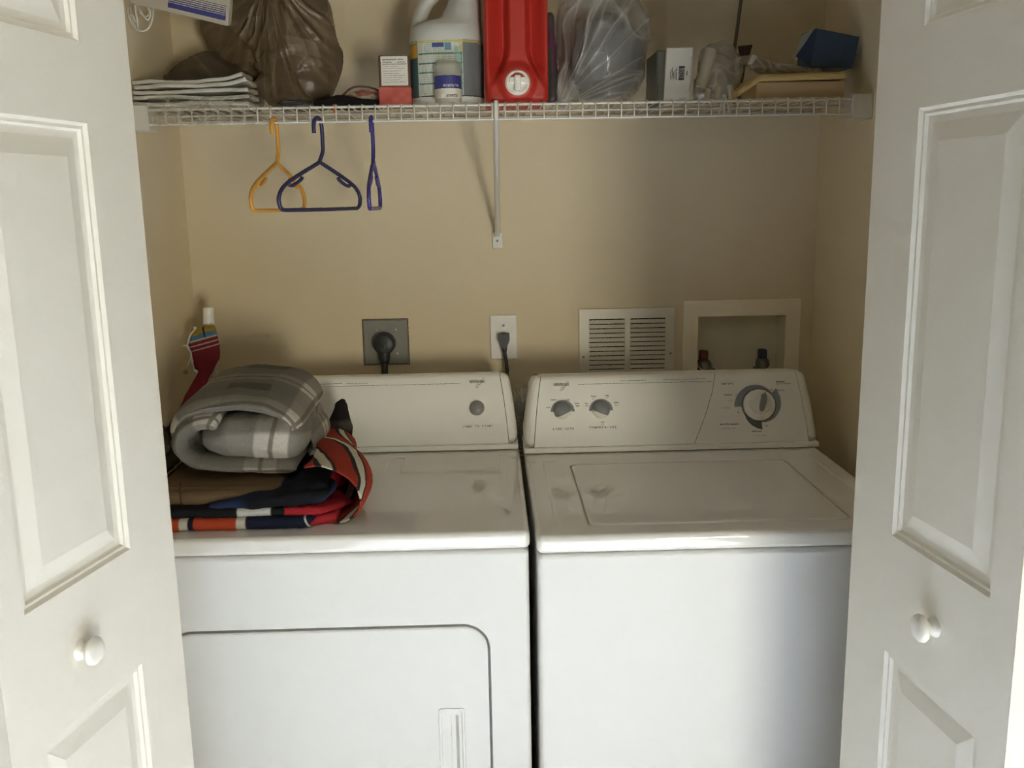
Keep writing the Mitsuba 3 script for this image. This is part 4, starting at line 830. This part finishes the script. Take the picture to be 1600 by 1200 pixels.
bgm = soft(hull([(.055, -.186, 1.205, .007), (.096, -.184, 1.208, .007), (.050, -.188, 1.172, .009), (.100, -.186, 1.165, .010), (.098, -.188, 1.142, .012), (.062, -.190, 1.128, .011)]) + hull([(.094, -.190, 1.140, .012), (.062, -.192, 1.130, .012), (.066, -.196, 1.100, .010), (.078, -.194, 1.108, .010)]) + hull([(.072, -.196, 1.104, .012), (.052, -.215, 1.065, .012), (.038, -.25, 1.03, .012), (.052, -.26, 1.0, .014)]), .006, .0025, 35, 3, 4, .002, 40)
add(k + '__cloth', bgm, sheen_mat('bsdf_cloth_bag', bagc), True)
add(k + '__drawstring', cat_(tube(crom([(.058, -.196, 1.208), (.048, -.200, 1.195), (.043, -.203, 1.180), (.040, -.204, 1.170), (.048, -.206, 1.155), (.046, -.208, 1.140), (.036, -.212, 1.118)], 8), .0021, 8), tube(crom([(.030, -.204, 1.172), (.040, -.204, 1.170), (.047, -.206, 1.158)], 6), .0021, 8), tube(crom([(.048, -.206, 1.145), (.051, -.208, 1.125), (.054, -.210, 1.115)], 6), .0018, 8)), M_CORD, True, 'white drawstring')
for c_, r in (((.059, -.197, 1.211), .0042), ((.057, -.212, 1.110), .0062), ((.034, -.214, 1.111), .0060)):
    add(k + '__knot', tm(sph(c_, r, 16)), M_CORD if r < .006 or c_[0] > .05 else M_CARDB, True)

# ------------------------------------------------------------------ laundry on the dryer
def blob(man, edge, amp, freq, seed, it=4, wr=0., wfreq=18, zmin=DECKZ + .0005, stretch=(1, 1, 1)):
    t = soft(man, edge, amp, freq, seed, it, wr, wfreq, stretch); t.vertices[:, 2] = np.maximum(t.vertices[:, 2], zmin); return t
def H(*b): return hull([tuple(q) for q in b], 18)
# bottom striped shirt, folded flat
m = H((.09, -.762, .926, .011), (.415, -.762, .925, .010), (.09, -.42, .926, .011), (.40, -.42, .925, .010)) + H((.40, -.758, .924, .009), (.452, -.735, .923, .009), (.42, -.60, .923, .009), (.455, -.62, .922, .008))
add('striped_shirt', blob(m, .009, .0018, 30, 1, 3, .001, 30), M_HEM, True, 'folded orange, white and navy striped shirt at the bottom of the laundry pile', 'shirt')
m = H((.09, -.752, .9425, .0085), (.345, -.752, .9425, .0085), (.09, -.42, .9445, .009), (.36, -.42, .9445, .009)) + H((.30, -.752, .942, .008), (.43, -.748, .941, .007), (.475, -.68, .930, .008), (.42, -.60, .942, .008))
add('dark_shorts', blob(m, .009, .002, 25, 2, 3, .002, 26, .9335), M_SHORTS, True, 'black shorts with a white and red panel folded above the striped shirt', 'shorts')
m = H((.235, -.742, .952, .006), (.33, -.748, .958, .009), (.39, -.748, .966, .013), (.435, -.735, .966, .012), (.44, -.68, .966, .013), (.385, -.60, .966, .012)) + H((.39, -.735, .972, .014), (.43, -.72, .975, .014), (.39, -.60, .978, .014), (.42, -.62, .978, .014))
add('navy_shirt', blob(m, .008, .004, 22, 4, 4, .003, 25, .947), M_NAVYF, True, 'black and navy shiny shirt tucked in at the right end of the brown trousers', 'shirt')
# jersey: a draped, striped fold at the right
P = []
nu, nv = 46, 40
for i in range(nu):
    a = i / (nu - 1)
    for j in range(nv):
        b_ = j / (nv - 1)
        y = -.745 + .30 * b_; r0 = .055 + .012 * math.sin(3 * b_ + 1)
        th = math.radians(118 - 205 * a)
        cx, cz = .438 - .020 * b_ + .012 * math.sin(5 * b_), .968 + .012 * b_
        x = cx + (r0 * 1.12) * math.cos(th); z = cz + r0 * .86 * math.sin(th) - .004 * math.sin(9 * b_ + 4 * a)
        P.append((x, y - .05 * (1 - b_) * (math.cos(th) - .2) * .6, max(z, DECKZ + .004)))
P = np.array(P); P += .004 * (meshkit.fbm(P * 30, 3, 5)[:, None] - .5)
fq = np.array([[i * nv + j, (i + 1) * nv + j, (i + 1) * nv + j + 1, i * nv + j + 1] for i in range(nu - 1) for j in range(nv - 1)])
js = trimesh.Trimesh(P, np.vstack([fq[:, [0, 1, 2]], fq[:, [0, 2, 3]]]), process=False)
nrm = np.array(js.vertex_normals); top_, bot_ = P + nrm * .002, P - nrm * .002
edge = [i * nv for i in range(nu)] + [(nu - 1) * nv + j for j in range(1, nv)] + [i * nv + nv - 1 for i in range(nu - 2, -1, -1)] + [j for j in range(nv - 2, 0, -1)]
F0 = np.asarray(js.faces); N = len(P); ef = [t for a, b_ in zip(edge, edge[1:] + edge[:1]) for t in ([a, N + a, N + b_], [a, N + b_, b_])]
UV = np.array([(.17 * (i / (nu - 1)) * 1.0 + .10 * (j / (nv - 1)), j / (nv - 1)) for i in range(nu) for j in range(nv)])
add('striped_jersey', trimesh.Trimesh(np.vstack([top_, bot_]), np.vstack([F0, F0[:, ::-1] + N, ef]), process=False), M_JERSEY, True, 'red-orange jersey with white and black stripes spilling off the right of the pile', 'jersey', uv=np.vstack([UV, UV]))
m = H((.40, -.62, .965, .026), (.42, -.50, .965, .030), (.40, -.45, .975, .026), (.44, -.60, .95, .022)) 
add('red_shirt', blob(H((.395, -.46, .985, .022), (.425, -.44, .982, .024), (.432, -.42, .962, .026), (.36, -.50, .965, .02)) + H((.43, -.56, .945, .025), (.40, -.64, .95, .025), (.42, -.45, .945, .025)), .009, .004, 20, 6, 4), M_REDF, True, 'crimson red shirt bundled behind the striped jersey', 'shirt')
k = 'navy_sock'; tag(k, 'balled navy sock with white trim at the right edge of the pile', 'sock')
add(k + '__ball', blob(H((.458, -.455, .945, .020), (.462, -.48, .935, .019), (.450, -.44, .937, .019), (.467, -.47, .928, .014)), .006, .004, 35, 7, 3, .003, 40), M_NAVYF, True)
add(k + '__trim', tube(crom([(.443, -.487, .957), (.455, -.496, .954), (.464, -.502, .944), (.470, -.500, .935), (.467, -.502, .926)], 6), .0016, 8), mat('bsdf_trim_blue', (.36, .40, .44), .8, .2), True, 'pale trim')
m = H((.418, -.372, 1.055, .012), (.424, -.378, 1.065, .007)) + H((.422, -.376, 1.056, .012), (.420, -.38, 1.010, .024), (.414, -.40, .975, .028), (.40, -.37, 1.02, .010))
add('black_sock', blob(m, .007, .002, 30, 8, 4), M_CHAR, True, 'black sock standing up against the dryer panel right of the blanket', 'sock')
# trousers
m = H((.128, -.715, .9620, .0135), (.22, -.720, .961, .0125), (.335, -.705, .964, .012), (.128, -.42, .9645, .014), (.345, -.42, .9665, .016)) + H((.128, -.705, .970, .009), (.30, -.705, .969, .009), (.345, -.695, .969, .008), (.128, -.42, .970, .009), (.34, -.42, .970, .009))
k = 'brown_trousers'; tag(k, 'folded brown trousers lying under the plaid blanket', 'trousers')
mm = blob(m, .009, .0035, 22, 9, 3, .003, 22, .9525, (1, 1, .6)); add(k + '__cloth', mm, M_PANTS, True)
add(k + '__seam', tube(crom([(.178, -.7325, .955), (.177, -.7340, .966), (.174, -.724, .980), (.170, -.706, .9875)], 6), .0012, 6), M_OLIVE, True)
add('olive_garment', blob(H((.055, -.70, .985, .022), (.088, -.70, .985, .020), (.055, -.5, .985, .02), (.088, -.5, .985, .02)) + H((.07, -.62, 1.0, .02), (.10, -.6, 1.03, .018), (.07, -.5, 1.03, .02)), .01, .004, 22, 10, 3, zmin=.954), M_OLIVE, True, 'dark olive garment at the left of the pile beside the blanket', 'garment')
add('black_garment', blob(H((.10, -.52, 1.040, .018), (.14, -.52, 1.055, .018), (.09, -.42, 1.04, .02), (.15, -.42, 1.05, .02)), .009, .004, 22, 11, 3), M_BLACKF, True, 'black garment bunched behind the left end of the blanket', 'garment')
# plaid blanket, folded: layers built as swept strips with a u, v map for the plaid
def strip(cl, th, y0, y1, nv, seed, taper=0.0, sag=0.0, skew=0.0, u0=0.0, bulge=0.0):
    c = crom([(x, 0, z) for x, z in cl], 7); n = len(c); t = np.gradient(c, axis=0); t /= np.linalg.norm(t, axis=1, keepdims=True)
    nm = np.stack([-t[:, 2], 0 * t[:, 0], t[:, 0]], 1); arc = np.concatenate([[0], np.cumsum(np.linalg.norm(np.diff(c, axis=0), axis=1))]) + u0
    V, U = [], []
    ring = [(s, w) for s, w in ((1, 0),)]
    for j in range(nv):
        b_ = j / (nv - 1); y = y0 + (y1 - y0) * b_
        e = math.sqrt(max(0, 1 - (1 - min(b_, 1 - b_) / .20) ** 2)) if min(b_, 1 - b_) < .20 else 1.0
        for i in range(n):
            a = i / (n - 1); ea = math.sqrt(max(0.02, 1 - (1 - min(a, 1 - a) / .06) ** 2)) if min(a, 1 - a) < .06 else 1.0
            for s in (1, -1):
                h = th / 2 * max(e, .05) * ea
                q = c[i] + nm[i] * s * h; V.append((q[0] + skew * b_, y + bulge * math.sin(math.pi * a), q[2] + sag * b_)); U.append((arc[i], y + (0.0 if s > 0 else .05)))
    V = np.array(V); U = np.array(U); f = []
    def id_(j, i, s): return (j * n + i) * 2 + s
    for j in range(nv - 1):
        for i in range(n - 1):
            a, b_, c_, d_ = id_(j, i, 0), id_(j, i + 1, 0), id_(j + 1, i + 1, 0), id_(j + 1, i, 0); f += [[a, c_, b_], [a, d_, c_]]
            a, b_, c_, d_ = a + 1, b_ + 1, c_ + 1, d_ + 1; f += [[a, b_, c_], [a, c_, d_]]
        for i, fl in ((0, 0), (n - 1, 1)):
            a, b_, c_, d_ = id_(j, i, 0), id_(j, i, 1), id_(j + 1, i, 1), id_(j + 1, i, 0); f += [[a, b_, c_], [a, c_, d_]] if fl else [[a, c_, b_], [a, d_, c_]]
    for i in range(n - 1):
        for j, fl in ((0, 0), (nv - 1, 1)):
            a, b_, c_, d_ = id_(j, i, 0), id_(j, i + 1, 0), id_(j, i + 1, 1), id_(j, i, 1); f += [[a, b_, c_], [a, c_, d_]] if fl == 0 else [[a, c_, b_], [a, d_, c_]]
    d = .011 * (meshkit.fbm(V * np.array([14, 10, 14]), 3, seed)[:, None] - .5)
    V = V + d * np.array([1, .6, 1])
    V[:, 0] = .274 + (V[:, 0] - .27) * .86; V[:, 2] = .986 + (V[:, 2] - .988) * .84
    return trimesh.Trimesh(V, f, process=False), U
k = 'plaid_blanket'; tag(k, 'folded grey plaid fleece blanket on top of the laundry pile', 'blanket')
cl = [(.392, 1.006), (.34, 1.008), (.27, 1.010), (.21, 1.012), (.165, 1.020), (.135, 1.048), (.138, 1.085), (.160, 1.108), (.195, 1.114), (.225, 1.105)]
m1, u1 = strip(cl, .044, -.675, -.40, 30, 3, skew=.0)
add(k + '__lower_fold', m1, M_PLAID, True, uv=u1)
lg = soft(H((.218, -.632, 1.056, .026), (.255, -.634, 1.059, .040), (.352, -.634, 1.053, .042), (.218, -.45, 1.056, .026), (.352, -.45, 1.055, .042)), .007, .006, 18, 5, 5, .003, 20)
lv_ = np.array(lg.vertices); ang = np.arctan2(lv_[:, 2] - 1.048, -(lv_[:, 1] + .54))
add(k + '__rolled_fold', lg, M_PLAID, True, uv=np.stack([lv_[:, 0] + .052, .035 + .060 * ang], 1))
cl = [(.128, 1.070), (.132, 1.105), (.152, 1.130), (.19, 1.145), (.25, 1.150), (.31, 1.143), (.355, 1.128), (.378, 1.105), (.386, 1.080)]
m3_, u3_ = strip(cl, .042, -.665, -.36, 30, 7, u0=.07, sag=.022)
add(k + '__upper_fold', m3_, M_PLAID, True, uv=u3_)
cl = [(.385, 1.085), (.400, 1.072), (.412, 1.050), (.414, 1.028), (.404, 1.010)]
m4, u4 = strip(cl, .020, -.60, -.42, 14, 9, u0=.02)
add(k + '__right_fold', m4, M_PLAID, True, uv=u4)
scene = {k_: v for k_, v in scene.items() if v is not None}
